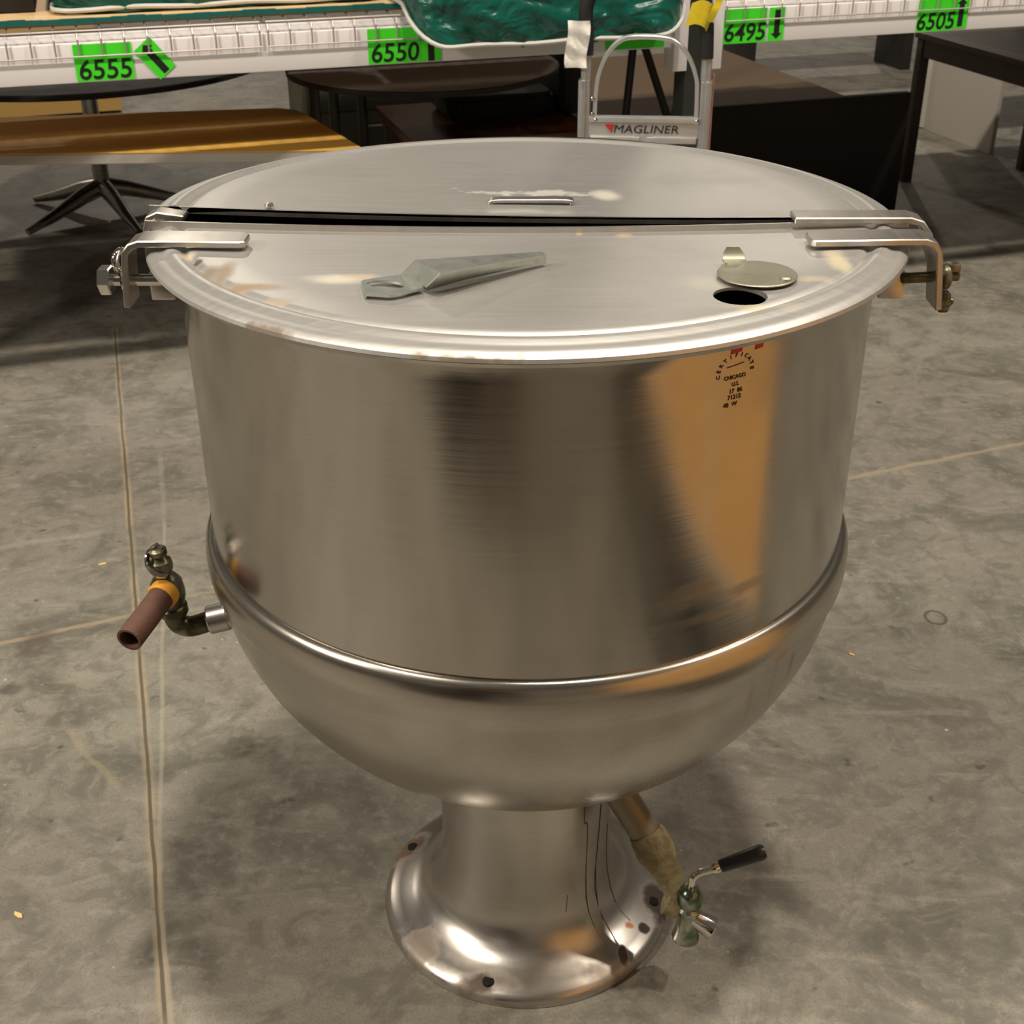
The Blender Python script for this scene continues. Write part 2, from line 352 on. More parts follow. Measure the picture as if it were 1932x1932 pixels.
for q in ((0.798, 0.725, 0),):      # drilled plug ring in the slab
    rg = t.math('SUBTRACT', t.blob(q, (0.024, 0.028, 1), 0.15, 0.05), t.blob(q, (0.018, 0.022, 1), 0.15, 0.05)); c = t.mix(t.math('MULTIPLY', rg, 0.8), c, (0.07, 0.06, 0.05))
t.bump(t.math('ADD', t.math('MULTIPLY', fine, 0.5), med), 0.12, 0.006)
M_floor = t.out(c, t.fmix(med, 0.48, 0.62), 0.0)

# ------------------------------------------------------------------ floor and walls
bm = bmesh.new(); box(bm, (0, 9.5, -0.05), (34, 41, 0.1)); fl = obj('floor', bm, M_floor, smooth=False); tag(fl, kind='structure')
M_wall = plain('grey_painted_wall', (0.42, 0.40, 0.37), 0.9, 0, 0.05, 1)
for nm, c_, s_ in (('wall_back', (0, 30.05, 4.5), (34, 0.1, 9)), ('wall_left', (-17.05, 9.5, 4.5), (0.1, 41, 9)), ('wall_right', (17.05, 9.5, 4.5), (0.1, 41, 9)), ('wall_front', (0, -11.05, 4.5), (34, 0.1, 9))):
    tag(obj(nm, B(c_, s_), M_wall, smooth=False), kind='structure')

# ------------------------------------------------------------------ the steam kettle
K = empty('steam_kettle')
tag(K, 'large stainless steel steam kettle on a flared pedestal with a hinged two piece lid', 'kettle')
FL = 1.012
bm = bmesh.new()
lathe(bm, [(0.3716, 0.656), (0.3716, 0.97), (0.374, 0.985), (0.385, 0.993), (0.396, 0.994), (0.398, 0.998), (0.394, 1.001), (0.378, 1.001), (0.3685, 0.993), (0.3665, 0.975)], 160)
body = obj('body', bm, M_body, K)
bm = lathe(bmesh.new(), [(0.3665, 0.976), (0.3665, 0.66), (0.34, 0.52), (0.26, 0.42), (0.15, 0.37), (0.0, 0.355)], 96)
obj('interior', bm, M_dark_in, body)
jp = [(0.3705, 0.6605), (0.3730, 0.6605), (0.3765, 0.6585), (0.3795, 0.6545), (0.3818, 0.6485), (0.3832, 0.640), (0.3832, 0.630), (0.3820, 0.618)]
for k in range(44):
    s_ = 0.08 + (PI/2-0.08)*k/43; r_ = 0.378*cos(s_); z_ = 0.643 - 0.343*sin(s_)
    if r_ > 0.128 and z_ < 0.61: jp.append((r_, z_))
jp += [(0.128, 0.322)]
obj('jacket', lathe(bmesh.new(), jp, 160), M_jack, K)
obj('collar', lathe(bmesh.new(), [(0.120, 0.325), (0.129, 0.323), (0.133, 0.312), (0.134, 0.298), (0.131, 0.288), (0.124, 0.284), (0.116, 0.284)], 96), M_jack, K)
pedp = [(0.1175, 0.288), (0.1175, 0.135), (0.1185, 0.112), (0.1215, 0.088), (0.128, 0.066), (0.138, 0.048), (0.151, 0.0355), (0.166, 0.0275), (0.182, 0.0225), (0.195, 0.018), (0.2015, 0.0135), (0.2045, 0.008), (0.2045, 0.001), (0.199, 0.001), (0.19, 0.012)]
pr = []
for i in range(len(pedp)-1): pr.append(pedp[i])
ped = obj('pedestal', lathe(bmesh.new(), pr + [pedp[-1]], 128), M_ped, K)
for x, y in ((-0.181, 0.077), (0.186, -0.036), (-0.05, -0.176), (0.06, 0.18)):
    d = math.hypot(x, y); k = 0.185/d
    zt = 0.0222
    bm = lathe(bmesh.new(), [(0.0078, zt-0.004), (0.0078, zt+0.0007), (0.0072, zt+0.0010), (0.0, zt+0.0010)], 24, c=(x*k, y*k, 0))
    tag(obj('bolt_hole_shade', bm, M_hole, ped), 'dark disc painted as the shade in a rusty empty bolt hole')  # near-black disc on the surface, painted as the shade inside a hole
# reflection of the carton stamp and red marks, painted onto the shell below the rim
M_inkrefl = plain('painted_reflection_of_ink', (0.075, 0.045, 0.022), 0.7); M_redrefl = plain('painted_reflection_of_red', (0.50, 0.015, 0.02), 0.6)
bm = bmesh.new(); I4 = Matrix.Identity(4)
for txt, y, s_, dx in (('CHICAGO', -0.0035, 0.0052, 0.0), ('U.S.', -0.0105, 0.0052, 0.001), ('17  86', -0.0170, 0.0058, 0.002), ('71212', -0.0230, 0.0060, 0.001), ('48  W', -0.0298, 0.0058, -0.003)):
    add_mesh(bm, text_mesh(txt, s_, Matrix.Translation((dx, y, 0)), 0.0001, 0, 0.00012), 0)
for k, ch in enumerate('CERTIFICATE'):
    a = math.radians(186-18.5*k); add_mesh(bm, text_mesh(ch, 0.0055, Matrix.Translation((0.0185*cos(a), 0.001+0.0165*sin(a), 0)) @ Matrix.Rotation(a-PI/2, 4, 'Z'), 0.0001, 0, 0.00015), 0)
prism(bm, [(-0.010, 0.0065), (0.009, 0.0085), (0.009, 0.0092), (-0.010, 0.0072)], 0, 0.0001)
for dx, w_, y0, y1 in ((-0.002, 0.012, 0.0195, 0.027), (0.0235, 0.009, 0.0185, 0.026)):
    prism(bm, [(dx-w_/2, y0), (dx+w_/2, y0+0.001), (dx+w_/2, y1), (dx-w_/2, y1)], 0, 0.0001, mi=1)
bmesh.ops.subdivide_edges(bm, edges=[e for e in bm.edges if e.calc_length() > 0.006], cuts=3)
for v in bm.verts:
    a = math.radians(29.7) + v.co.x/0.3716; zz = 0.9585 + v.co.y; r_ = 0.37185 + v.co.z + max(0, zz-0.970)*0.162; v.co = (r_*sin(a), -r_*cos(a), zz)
obj('painted_stamp_reflection', bm, [M_inkrefl, M_redrefl], body, False)
# drips running down the pedestal (dried brown trails), modelled as thin raised crusts
M_drip = plain('dried_brown_drip', (0.13, 0.085, 0.04), 0.6, 0.2, 0.3, 60)
def pedr(z):
    for (ra, za), (rb, zb) in zip(pedp, pedp[1:]):
        if za >= z >= zb and za > zb: return ra + (rb-ra)*(za-z)/(za-zb)
    return 0.2
def drip(a0, zs, wr, das):
    pts = []
    for i in range(len(zs)):
        a = math.radians(a0 + das[i]); r_ = pedr(zs[i]) + 0.0002; pts.append((r_*sin(a), -r_*cos(a), zs[i]+0.0002))
    return tube(bmesh.new(), curve(pts, 5), wr, 6, flat=(1, 0.5))
for a0, zs, das, wr in ((42, [0.275, 0.22, 0.21, 0.12, 0.07, 0.045, 0.035, 0.028], [0, -1, 2, 1.5, 0, 0, 0, 0.5], 0.0011),
                        (59, [0.275, 0.21, 0.16, 0.12, 0.07, 0.05, 0.034, 0.0255], [1, -1, -3, -5, -8, -9, -10, -12], 0.0013),
                        (74, [0.17, 0.12, 0.08, 0.05, 0.036, 0.028], [-2, -3, -5, -9, -11, -12], 0.0009),
                        (27, [0.105, 0.09, 0.08], [1, 0, -1], 0.001)):
    obj('dried_drip', drip(a0, zs, wr*0.75, das), M_drip, ped)

def sagz(x, y, k): return -k*max(0, 1-(x/0.40)**2)*math.exp(-(y/0.16)**2)
def halflid(name, front, yb, mat, sag, tilt=0.0):
    bm = bmesh.new(); dz = FL
    prof = [(0, 0), (0.05, 0), (0.1, 0), (0.15, 0), (0.2, 0), (0.24, 0), (0.28, 0), (0.32, 0.0), (0.355, 0.0), (0.3595, -0.001), (0.363, -0.0035), (0.367, -0.0028), (0.371, 0.0003),
            (0.375, 0.0014), (0.380, 0.0006), (0.384, -0.0018), (0.388, -0.003), (0.392, -0.0032), (0.3965, -0.005), (0.4005, -0.0085), (0.4015, -0.012), (0.399, -0.0115),
            (0.394, -0.0085), (0.38, -0.0065), (0.36, -0.0062), (0.31, -0.0028), (0.2, -0.0025), (0.1, -0.0025), (0, -0.0025)]
    lathe(bm, [(r_, z_+dz) for r_, z_ in prof], 144)
    pl = bmesh.ops.bisect_plane(bm, geom=bm.verts[:]+bm.edges[:]+bm.faces[:], plane_co=(0, yb, 0), plane_no=(0, 1 if front else -1, 0), clear_outer=True)
    es = [e for e in pl['geom_cut'] if isinstance(e, bmesh.types.BMEdge)]
    try: bmesh.ops.holes_fill(bm, edges=es, sides=0)
    except Exception: pass
    for v in bm.verts:
        if not front: v.co.z -= 0.011*max(0, v.co.y-yb)/0.42
        v.co.z += sagz(v.co.x, v.co.y, sag) + tilt*max(0, (0.30-v.co.x)/0.7)*math.exp(-((v.co.y-yb)/0.3)**2)
    return obj(name, bm, mat, K)
front = halflid('front_lid', True, -0.055, M_lid, 0.009)
# port hole cut through the front lid
cb = bmesh.new(); cyl(cb, (0.1915, -0.272, 0.95), (0.1915, -0.272, 1.06), 0.0242, 56)
co = obj('cutter', cb, M_dark_in)
md = front.modifiers.new('b', 'BOOLEAN'); md.operation = 'DIFFERENCE'; md.object = co; md.solver = 'EXACT'
me = bpy.data.meshes.new_from_object(front.evaluated_get(bpy.context.evaluated_depsgraph_get()))
front.modifiers.clear(); me.set_sharp_from_angle(angle=math.radians(32)); front.data = me; bpy.data.objects.remove(co)
rear = halflid('rear_lid', False, -0.020, M_rlid, 0.006, 0.012)
def edge_strip(y, z, hx0, hx1, th_, ht, sag, tilt=0.0, n=40):
    pts = [(hx0+(hx1-hx0)*i/n) for i in range(n+1)]; bm = bmesh.new(); R_ = []
    for x in pts:
        zz = z + sagz(x, y, sag) + tilt*max(0, (0.30-x)/0.7)
        R_.append([bm.verts.new((x, y+sy*th_/2, zz+sz)) for sy, sz in ((-1, 0), (1, 0), (1, ht), (-1, ht))])
    for a, b in zip(R_, R_[1:]):
        for k in range(4): bm.faces.new((a[k], a[(k+1) % 4], b[(k+1) % 4], b[k]))
    bm.faces.new(R_[0][::-1]); bm.faces.new(R_[-1]); bmesh.ops.recalc_face_normals(bm, faces=bm.faces[:]); return bm
obj('hinge_flange', edge_strip(-0.0545, FL-0.003, -0.398, 0.398, 0.003, 0.009, 0.009), M_bar, front)
obj('hinge_flange', edge_strip(-0.0185, FL-0.007, -0.402, 0.405, 0.003, 0.007, 0.006, 0.012), M_bar, rear)
# round black-looking port cover turned aside, on its rivet
bm = bmesh.new(); pts = []
for k in range(40):
    a = 2*PI*k/40; r_ = 0.037
    pts.append((0.214+r_*cos(a), -0.222+r_*sin(a)))
prism(bm, pts, FL+0.002, FL+0.004, 0.0005)
sweep_flat(bm, [(0.199, -0.192, FL+0.003), (0.198, -0.183, FL+0.004), (0.1975, -0.179, FL+0.009), (0.197, -0.177, FL+0.015)], (1, 0, 0), [0.022, 0.022, 0.020, 0.012], 0.0015)
pc = obj('port_cover', bm, M_flap, front)
obj('rivet', lathe(bmesh.new(), [(0.0055, FL+0.003), (0.0055, FL+0.0055), (0.004, FL+0.0068), (0, FL+0.0072)], 20, c=(0.237, -0.240, 0)), M_flap, pc)
# lifting handle: folded galvanised plate, eye flat on the lid, ramp, tapering grip
def handle():
    bm = bmesh.new(); z0 = FL+0.0026; T = 0.0025
    ax = Vector((0.85, 0.53, 0)).normalized()
    eye = [(-0.151, -0.243), (-0.144, -0.279), (-0.119, -0.284), (-0.091, -0.262), (-0.116, -0.227)]
    z1 = FL+0.021
    fA1, fA2 = Vector((-0.116, -0.227, z0)), Vector((-0.091, -0.262, z0))
    fB1, fB2 = Vector((-0.101, -0.241, z1)), Vector((-0.076, -0.276, z1))
    tp1, tp2 = Vector((0.0145, -0.174, FL+0.007)), Vector((0.0195, -0.183, FL+0.007))
    def slab(poly, off=Vector((0, 0, T))):
        a = [bm.verts.new(p) for p in poly]; b = [bm.verts.new(p+off) for p in poly]; n = len(poly)
        bm.faces.new(a[::-1]); bm.faces.new(b)
        for i in range(n): bm.faces.new((a[i], a[(i+1) % n], b[(i+1) % n], b[i]))
    # eye with a slotted opening: ring built between the outer outline and an inner ellipse
    cx, cy = -0.127, -0.256; no = 32; inner, outer = [], []
    P5 = [Vector((x, y, 0)) for x, y in eye]
    for k in range(no):
        a = 2*PI*k/no; d = Vector((cos(a), sin(a), 0)); best = 9
        for i in range(5):
            p, q = P5[i], P5[(i+1) % 5]; e = q-p; den = d.x*e.y-d.y*e.x
            if abs(den) < 1e-9: continue
            w0 = p-Vector((cx, cy, 0)); tt = (w0.x*e.y-w0.y*e.x)/den; ss = (w0.x*d.y-w0.y*d.x)/den
            if tt > 0 and -1e-6 <= ss <= 1+1e-6: best = min(best, tt)
        outer.append(Vector((cx+d.x*best, cy+d.y*best, z0)))
        c2, s2 = 0.019*cos(a), 0.010*sin(a); inner.append(Vector((cx+c2*0.9+s2*0.3, cy+s2-c2*0.30+0.001, z0)))
    up_ = Vector((0, 0, T)); V = [[bm.verts.new(p+o_) for p in L_] for L_ in (outer, inner) for o_ in (Vector(), up_)]
    for k in range(no):
        j = (k+1) % no
        bm.faces.new((V[1][k], V[1][j], V[3][j], V[3][k])); bm.faces.new((V[0][j], V[0][k], V[2][k], V[2][j]))
        bm.faces.new((V[0][k], V[0][j], V[1][j], V[1][k])); bm.faces.new((V[2][j], V[2][k], V[3][k], V[3][j]))
    slab([fA1, fA2, fB2, fB1]); slab([fB1, fB2, tp2, tp1])
    # folded-down front lip of the grip
    o2 = Vector((-0.0012, 0.0016, 0))
    slab([fB2, fA2+Vector((0.001, 0.0005, -0.001)), tp2-Vector((0, 0, 0.0065)), tp2], o2)
    # eye edge wall
    slab([Vector((-0.151, -0.243, z0)), Vector((-0.144, -0.279, z0)), Vector((-0.144, -0.279, z0-0.0024)), Vector((-0.151, -0.243, z0-0.0024))], Vector((0.002, 0, 0)))
    bmesh.ops.recalc_face_normals(bm, faces=bm.faces[:]); return bm
obj('lift_handle', handle(), M_galv, front, smooth=False)
bm = bmesh.new(); sweep_flat(bm, curve([(-0.039, 0.035, FL-0.003), (-0.036, 0.035, FL+0.0015), (0.0, 0.035, FL+0.002), (0.047, 0.035, FL+0.0015), (0.050, 0.035, FL-0.003)], 6), (0, 1, 0), 0.014, 0.004)
obj('lid_handle', bm, M_bar, rear)
obj('rivet', lathe(bmesh.new(), [(0.005, FL+0.006), (0.004, FL+0.009), (0, FL+0.010)], 16, c=(-0.275, -0.012, 0.003)), M_bar, rear)

# hinge bars and brackets
def bar(path, wy, th_=0.007): return sweep_flat(bmesh.new(), path, (0, 1, 0), wy, th_)
zt = FL+0.0045
HL = obj('hinge_bracket', bar([(-0.278, -0.121, zt), (-0.284, -0.119, zt+0.0002), (-0.36, -0.115, zt), (-0.385, -0.115, zt), (-0.394, -0.115, zt-0.003), (-0.400, -0.115, zt-0.010), (-0.4015, -0.115, zt-0.02), (-0.4055, -0.115, 0.950)], [0.024, 0.036, 0.036, 0.036, 0.036, 0.036, 0.036, 0.036]), M_bar, K)
HR = obj('hinge_bracket', bar([(0.280, -0.121, zt), (0.285, -0.119, zt), (0.37, -0.115, zt), (0.395, -0.115, zt), (0.404, -0.115, zt-0.003), (0.409, -0.115, zt-0.010), (0.411, -0.115, zt-0.02), (0.417, -0.115, 0.946)], [0.024, 0.036, 0.036, 0.036, 0.036, 0.036, 0.036, 0.036]), M_bar, K)
HB = obj('hinge_bracket', bar([(0.278, -0.047, zt+0.001), (0.37, -0.047, zt+0.001), (0.398, -0.047, zt+0.001), (0.409, -0.049, zt-0.002), (0.417, -0.053, zt-0.012), (0.420, -0.066, zt-0.03), (0.4215, -0.085, 0.975), (0.423, -0.095, 0.953)], 0.030), M_bar, K)
HC = obj('hinge_bracket', bar([(-0.36, -0.033, FL+0.004), (-0.388, -0.033, FL+0.008), (-0.398, -0.033, FL+0.004), (-0.402, -0.033, FL-0.008), (-0.402, -0.033, FL-0.028)], 0.022), M_bar, K)
def hexn(bm, a, b, r_):
    M_, L = axisM(a, b); lathe(bm, [(0, 0), (r_*0.92, 0), (r_, 0.0015), (r_, L-0.0015), (r_*0.92, L), (0, L)], 6, M=M_); return bm
bm = bmesh.new(); hexn(bm, (-0.422, -0.115, 0.974), (-0.434, -0.115, 0.974), 0.0155); cyl(bm, (-0.37, -0.115, 0.974), (-0.425, -0.115, 0.974), 0.006, 20)
obj('pivot_bolt', bm, M_chrome, HL, smooth=False)
bm = bmesh.new(); lathe(bm, [(0.010+0.004*cos(a), 0.004*sin(a)) for a in [2*PI*k/12 for k in range(12)]], 32, M=Matrix.Translation((-0.412, -0.108, 0.992)) @ Matrix.Rotation(PI/2, 4, 'Y') @ Matrix.Rotation(0.35, 4, 'X'), closed=True)
obj('ring', bm, M_chrome, HL)
bm = bmesh.new(); cyl(bm, (-0.4065, -0.115, 0.974), (-0.411, -0.115, 0.974), 0.012, 24); obj('washer', bm, M_chrome, HL)
bm = bmesh.new(); cyl(bm, (0.38, -0.115, 0.974), (0.438, -0.115, 0.977), 0.0055, 20); cyl(bm, (0.420, -0.115, 0.976), (0.428, -0.115, 0.9765), 0.013, 24)
obj('pivot_bolt', bm, M_green_brass, HR)
bm = bmesh.new(); hexn(bm, (0.421, -0.115, 0.950), (0.431, -0.115, 0.950), 0.012); cyl(bm, (0.43, -0.115, 0.950), (0.436, -0.115, 0.949), 0.004, 16); obj('lock_nut', bm, M_green_brass, HR, smooth=False)
bm = bmesh.new(); box(bm, (0.431, -0.115, 0.986), (0.012, 0.014, 0.008), bev=0.002); obj('wing_nut', bm, M_green_brass, HR)
for x, y in ((-0.382, -0.06), (0.382, -0.06)):
    bm = bmesh.new(); box(bm, (x, y, 0.955), (0.026, 0.045, 0.03), bev=0.003); obj('hinge_boss', bm, M_ped, K)

# safety valve assembly on the left of the jacket
V = empty('safety_valve'); V.parent = K
a0 = Vector((-0.352, -0.085, 0.542)); 
bm = bmesh.new(); rod(bm, (-0.345, -0.083, 0.546), (-0.392, -0.090, 0.538), [(0, 0), (0.0155, 0), (0.0165, 0.002), (0.0165, 0.012), (0.0165, 0.013), (0.0175, 0.014), (0.0175, 0.036), (0.0165, 0.0375), (0.0, 0.0375)], 28)
obj('coupling', bm, M_bar, V)
bm = tube(bmesh.new(), curve([(-0.378, -0.089, 0.540), (-0.392, -0.091, 0.5355), (-0.405, -0.092, 0.533), (-0.416, -0.093, 0.538), (-0.4205, -0.094, 0.549), (-0.4215, -0.094, 0.562)], 5), 0.0125, 20)
obj('elbow', bm, M_green_brass, V)
bm = bmesh.new(); rod(bm, (-0.4195, -0.094, 0.552), (-0.427, -0.096, 0.640), [(0, 0), (0.0155, 0), (0.0175, 0.003), (0.0175, 0.012), (0.0155, 0.014), (0.0165, 0.018), (0.0185, 0.024), (0.0195, 0.034), (0.0185, 0.046), (0.0135, 0.054), (0.0105, 0.058), (0.0095, 0.062), (0.0125, 0.064), (0.0135, 0.070), (0.0125, 0.076), (0.009, 0.079), (0.0075, 0.083), (0.0105, 0.085), (0.0105, 0.091), (0.007, 0.094), (0, 0.094)], 28)
obj('valve_body', bm, M_green_brass, V)
bm = bmesh.new(); sweep_flat(bm, curve([(-0.416, -0.108, 0.614), (-0.428, -0.114, 0.620), (-0.437, -0.108, 0.630), (-0.437, -0.098, 0.642), (-0.428, -0.094, 0.648)], 5), (0.3, 0.9, 0.1), 0.008, 0.003)
obj('test_lever', bm, M_chrome, V)
d = (Vector((-0.445, -0.192, 0.580)) - Vector((-0.420, -0.098, 0.592))).normalized(); p0 = Vector((-0.4215, -0.104, 0.5915))
M_, L = axisM(p0, p0+d)
bm = lathe(bmesh.new(), [(0, 0), (0.0165, 0), (0.0175, 0.003), (0.0175, 0.012), (0.0165, 0.0145), (0, 0.0145)], 28, M=M_); obj('orange_band', bm, M_orange, V)
bm = lathe(bmesh.new(), [(0, 0.0145), (0.0152, 0.0145), (0.0152, 0.088), (0.0146, 0.089), (0.0118, 0.089), (0.0118, 0.045), (0, 0.045)], 32, M=M_); obj('discharge_pipe', bm, M_rustpipe, V)

# draw-off pipe and tap at the lower right
D = empty('draw_off_tap'); D.parent = K
q0, q1, q2 = Vector((0.075, -0.035, 0.320)), Vector((0.163, -0.092, 0.195)), Vector((0.205, -0.128, 0.125))
obj('outlet_pipe', tube(bmesh.new(), [q0, q0.lerp(q1, .5), q1], 0.021, 28), M_pipe_dull, D)
bm = bmesh.new(); M_, L = axisM(q1 - (q2-q1)*0.12, q2)
lathe(bm, [(0, 0), (0.0235, 0), (0.0255, 0.006), (0.026, 0.03), (0.0245, 0.038), (0.0205, 0.052), (0.0185, 0.066), (0.0165, L), (0, L)], 32, M=M_)
for v in bm.verts:
    v.co += Vector((sin(v.co.z*210+v.co.x*90), cos(v.co.x*240+v.co.y*60), sin(v.co.y*260)))*0.0008
obj('crusted_union', bm, M_crust, D)
tp = Vector((0.214, -0.138, 0.118))
bm = bmesh.new(); rod(bm, tp+Vector((0.002, 0, 0.036)), tp+Vector((-0.001, -0.004, -0.052)), [(0, 0), (0.010, 0.001), (0.0135, 0.004), (0.0165, 0.010), (0.0175, 0.018), (0.0165, 0.026), (0.0145, 0.030), (0.0175, 0.034), (0.0170, 0.040), (0.0150, 0.046), (0.0150, 0.070), (0.0165, 0.078), (0.0185, 0.084), (0.0185, 0.0875), (0.0145, 0.0875), (0.012, 0.06), (0, 0.06)], 36)
obj('tap_body', bm, M_patina, D)
bm = tube(bmesh.new(), curve([tp+Vector((-0.012, 0.004, -0.002)), tp+Vector((-0.03, 0.006, 0.004))], 4), 0.0165, 24); obj('tap_inlet', bm, M_crust, D)
bm = bmesh.new(); rod(bm, tp+Vector((0.006, -0.004, -0.012)), tp+Vector((0.033, -0.012, -0.026)), [(0, 0), (0.0125, 0), (0.0135, 0.012), (0.0145, 0.022), (0.0165, 0.030), (0.0158, 0.0312), (0.0125, 0.030), (0.0115, 0.020), (0, 0.019)], 36)
obj('tap_outlet', bm, M_chrome, D)
bm = tube(bmesh.new(), curve([tp+Vector((0.002, 0, 0.030)), tp+Vector((0.003, 0, 0.050)), tp+Vector((0.010, 0.002, 0.058)), tp+Vector((0.024, 0.003, 0.063)), tp+Vector((0.040, 0.004, 0.068))], 6), 0.0052, 16)
HD = obj('tap_lever', bm, M_chrome, D)
bm = bmesh.new(); rod(bm, tp+Vector((0.028, 0.0035, 0.064)), tp+Vector((0.04, 0.0045, 0.069)), [(0, 0), (0.0065, 0.001), (0.0080, 0.006), (0.0065, 0.011), (0, 0.0115)], 20); obj('ferrule', bm, M_chrome, HD)
ga, gb = tp+Vector((0.037, 0.005, 0.0675)), tp+Vector((0.096, 0.012, 0.088))
bm = bmesh.new(); M_, L = axisM(ga, gb); lathe(bm, [(0, 0), (0.0065, 0), (0.0085, 0.003), (0.0105, L*0.8), (0.0105, L-0.004), (0.008, L), (0, L)], 28, M=M_); obj('grip', bm, M_blackgrip, HD)

# ------------------------------------------------------------------ pallet rack behind the kettle
def RM(u, n, z, rz=0.0):                # matrix at a rack-frame point, x along u, y along n
    p = R(u, n, z); return Matrix.Translation(p) @ Matrix.Rotation(RA+rz, 4, 'Z')
def rbox(bm, u0, u1, n0, n1, z0, z1, bev=0.0, mi=0):
    c = R((u0+u1)/2, (n0+n1)/2, (z0+z1)/2)
    return box(bm, c, (u1-u0, n1-n0, z1-z0), Matrix.Rotation(RA, 3, 'Z'), bev, mi)
M_white = plain('white_beam_paint', (0.84, 0.81, 0.82), 0.42, 0, 0.04, 6)
M_upr = plain('dark_green_upright_paint', (0.03, 0.035, 0.03), 0.5)
M_wire = plain('galvanised_wire', (0.50, 0.44, 0.42), 0.4, 0.6)
M_ply = plain('pale_plywood', (0.72, 0.50, 0.27), 0.6, 0, 0.12, 8)
M_teal = plain('teal_edge_trim', (0.005, 0.115, 0.10), 0.5)
M_vinyl = NT('green_vinyl'); _f = M_vinyl.noise(3.2, 2, 0.5, sc=(1.2, 2, 2.2), dist=1.2)
M_vinyl.bump(M_vinyl.math('ADD', _f, M_vinyl.math('MULTIPLY', M_vinyl.noise(6, 2, 0.4, sc=(1.5, 2, 2), dist=2.0), 0.22)), 1.0, 0.06); M_vinyl = M_vinyl.out(M_vinyl.mix(_f, (0.003, 0.075, 0.055), (0.006, 0.125, 0.092)), 0.30, 0.0)
M_pipe_w = plain('white_piping', (0.62, 0.62, 0.58), 0.5)
M_lab = plain('fluorescent_green_label', (0.06, 0.78, 0.018), 0.6, 0, 0.03, 5)
M_ink = plain('black_ink', (0.006, 0.008, 0.006), 0.6)
M_red = plain('red_ink', (0.55, 0.02, 0.02), 0.6)

RK = empty('pallet_rack', R(1.12, 2.07, 0), RA)
tag(RK, 'white beamed pallet rack with green number labels along its lowest front beam', 'pallet rack')
bpy.context.view_layer.update()
def rk(name, bm, mats, parent=None, smooth=True):    # geometry given in world coordinates, parented to the rack
    o = obj(name, bm, mats, None, smooth); o.parent = parent or RK
    o.matrix_parent_inverse = RK.matrix_world.inverted() if (parent is None) else parent.matrix_parent_inverse.copy()
    if parent is not None:
        o.matrix_parent_inverse = Matrix.Identity(4)
    return o
beams = []
for (u0, u1) in ((-1.32, 1.08), (1.16, 3.56), (-3.80, -1.40), (3.64, 6.0)):
    bm = bmesh.new(); rbox(bm, u0, u1, 2.000, 2.045, 0.816, 0.905, 0.004); rbox(bm, u0, u1, 2.018, 2.045, 0.90, 0.921, 0.003)
    beams.append(rk('front_beam', bm, M_white))
    bm = bmesh.new(); rbox(bm, u0, u1, 3.035, 3.08, 0.816, 0.921, 0.004); rk('rear_beam', bm, M_white)
for (u0, u1, bi) in ((1.045, 1.085, 0), (1.152, 1.186, 1)):
    bm = bmesh.new(); rbox(bm, u0, u1, 1.994, 2.0, 0.755, 0.945, 0.002); rbox(bm, u0 if bi else u0, u1, 1.998, 2.06, 0.755, 0.945, 0.002)
    rk('beam_connector', bm, M_white, None)
for n in (2.0, 3.0):
    for u in (-3.88, -1.40, 1.085, 3.56, 6.0):
        bm = bmesh.new(); rbox(bm, u, u+0.072, n+0.004, n+0.075, 0, 2.35, 0.003); rk('upright', bm, M_upr)
def label(beam, u, z, wd, ht, digits=None, arrow=None, rot=0.0, dz=-0.018, crop=None):
    M = RM(u, 1.9985, z) @ Matrix.Rotation(PI/2, 4, 'X') @ Matrix.Rotation(rot, 4, 'Z')
    bm = bmesh.new(); prism(bm, [(-wd/2, -ht/2), (wd/2, -ht/2), (wd/2, ht/2), (-wd/2, ht/2)], 0, 0.0008, M=M)
    if digits:
        me = text_mesh(digits, 0.062, M @ Matrix.Translation((0, dz, 0.0014)), 0.0004, 0.10, 0.0006, 1.0); add_mesh(bm, me, 1)
    if arrow:
        ax, ay, L_, a = arrow
        A = M @ Matrix.Translation((ax, ay, 0.0)) @ Matrix.Rotation(a, 4, 'Z')
        prism(bm, [(-0.008, -L_/2), (0.008, -L_/2), (0.008, L_/2-0.014), (0.016, L_/2-0.014), (0, L_/2), (-0.016, L_/2-0.014), (-0.008, L_/2-0.014)], 0.0008, 0.0014, M=A, mi=1)
    o = rk('number_label', bm, [M_lab, M_ink], beam, smooth=False); return o
tag(label(beams[0], -0.409, 0.861, 0.133, 0.083, '6555'), 'green label reading 6555')
tag(label(beams[0], -0.292, 0.863, 0.050, 0.086, None, (0, 0, 0.078, 0.0), math.radians(38)), 'tilted green label with a black arrow')
tag(label(beams[0], 0.289, 0.861, 0.133, 0.083, '6550'), 'green label reading 6550')
tag(label(beams[0], 0.383, 0.861, 0.052, 0.083, None, (0, -0.002, 0.078, 0)), 'green label with a black arrow half under the mattress')
tag(label(beams[0], 0.935, 0.861, 0.165, 0.083, '6500', dz=0.012), 'green label mostly hidden under the mattress')
tag(label(beams[1], 1.250, 0.861, 0.126, 0.088, '6495'), 'green label reading 6495')
tag(label(beams[1], 1.343, 0.861, 0.046, 0.086, None, (0.002, 0, 0.074, PI)), 'green label with a down arrow')
tag(label(beams[1], 1.838, 0.861, 0.118, 0.085, '6505'), 'green label reading 6505')
tag(label(beams[1], 1.918, 0.865, 0.046, 0.085, None, (0, 0, 0.074, 0)), 'green label with an up arrow')

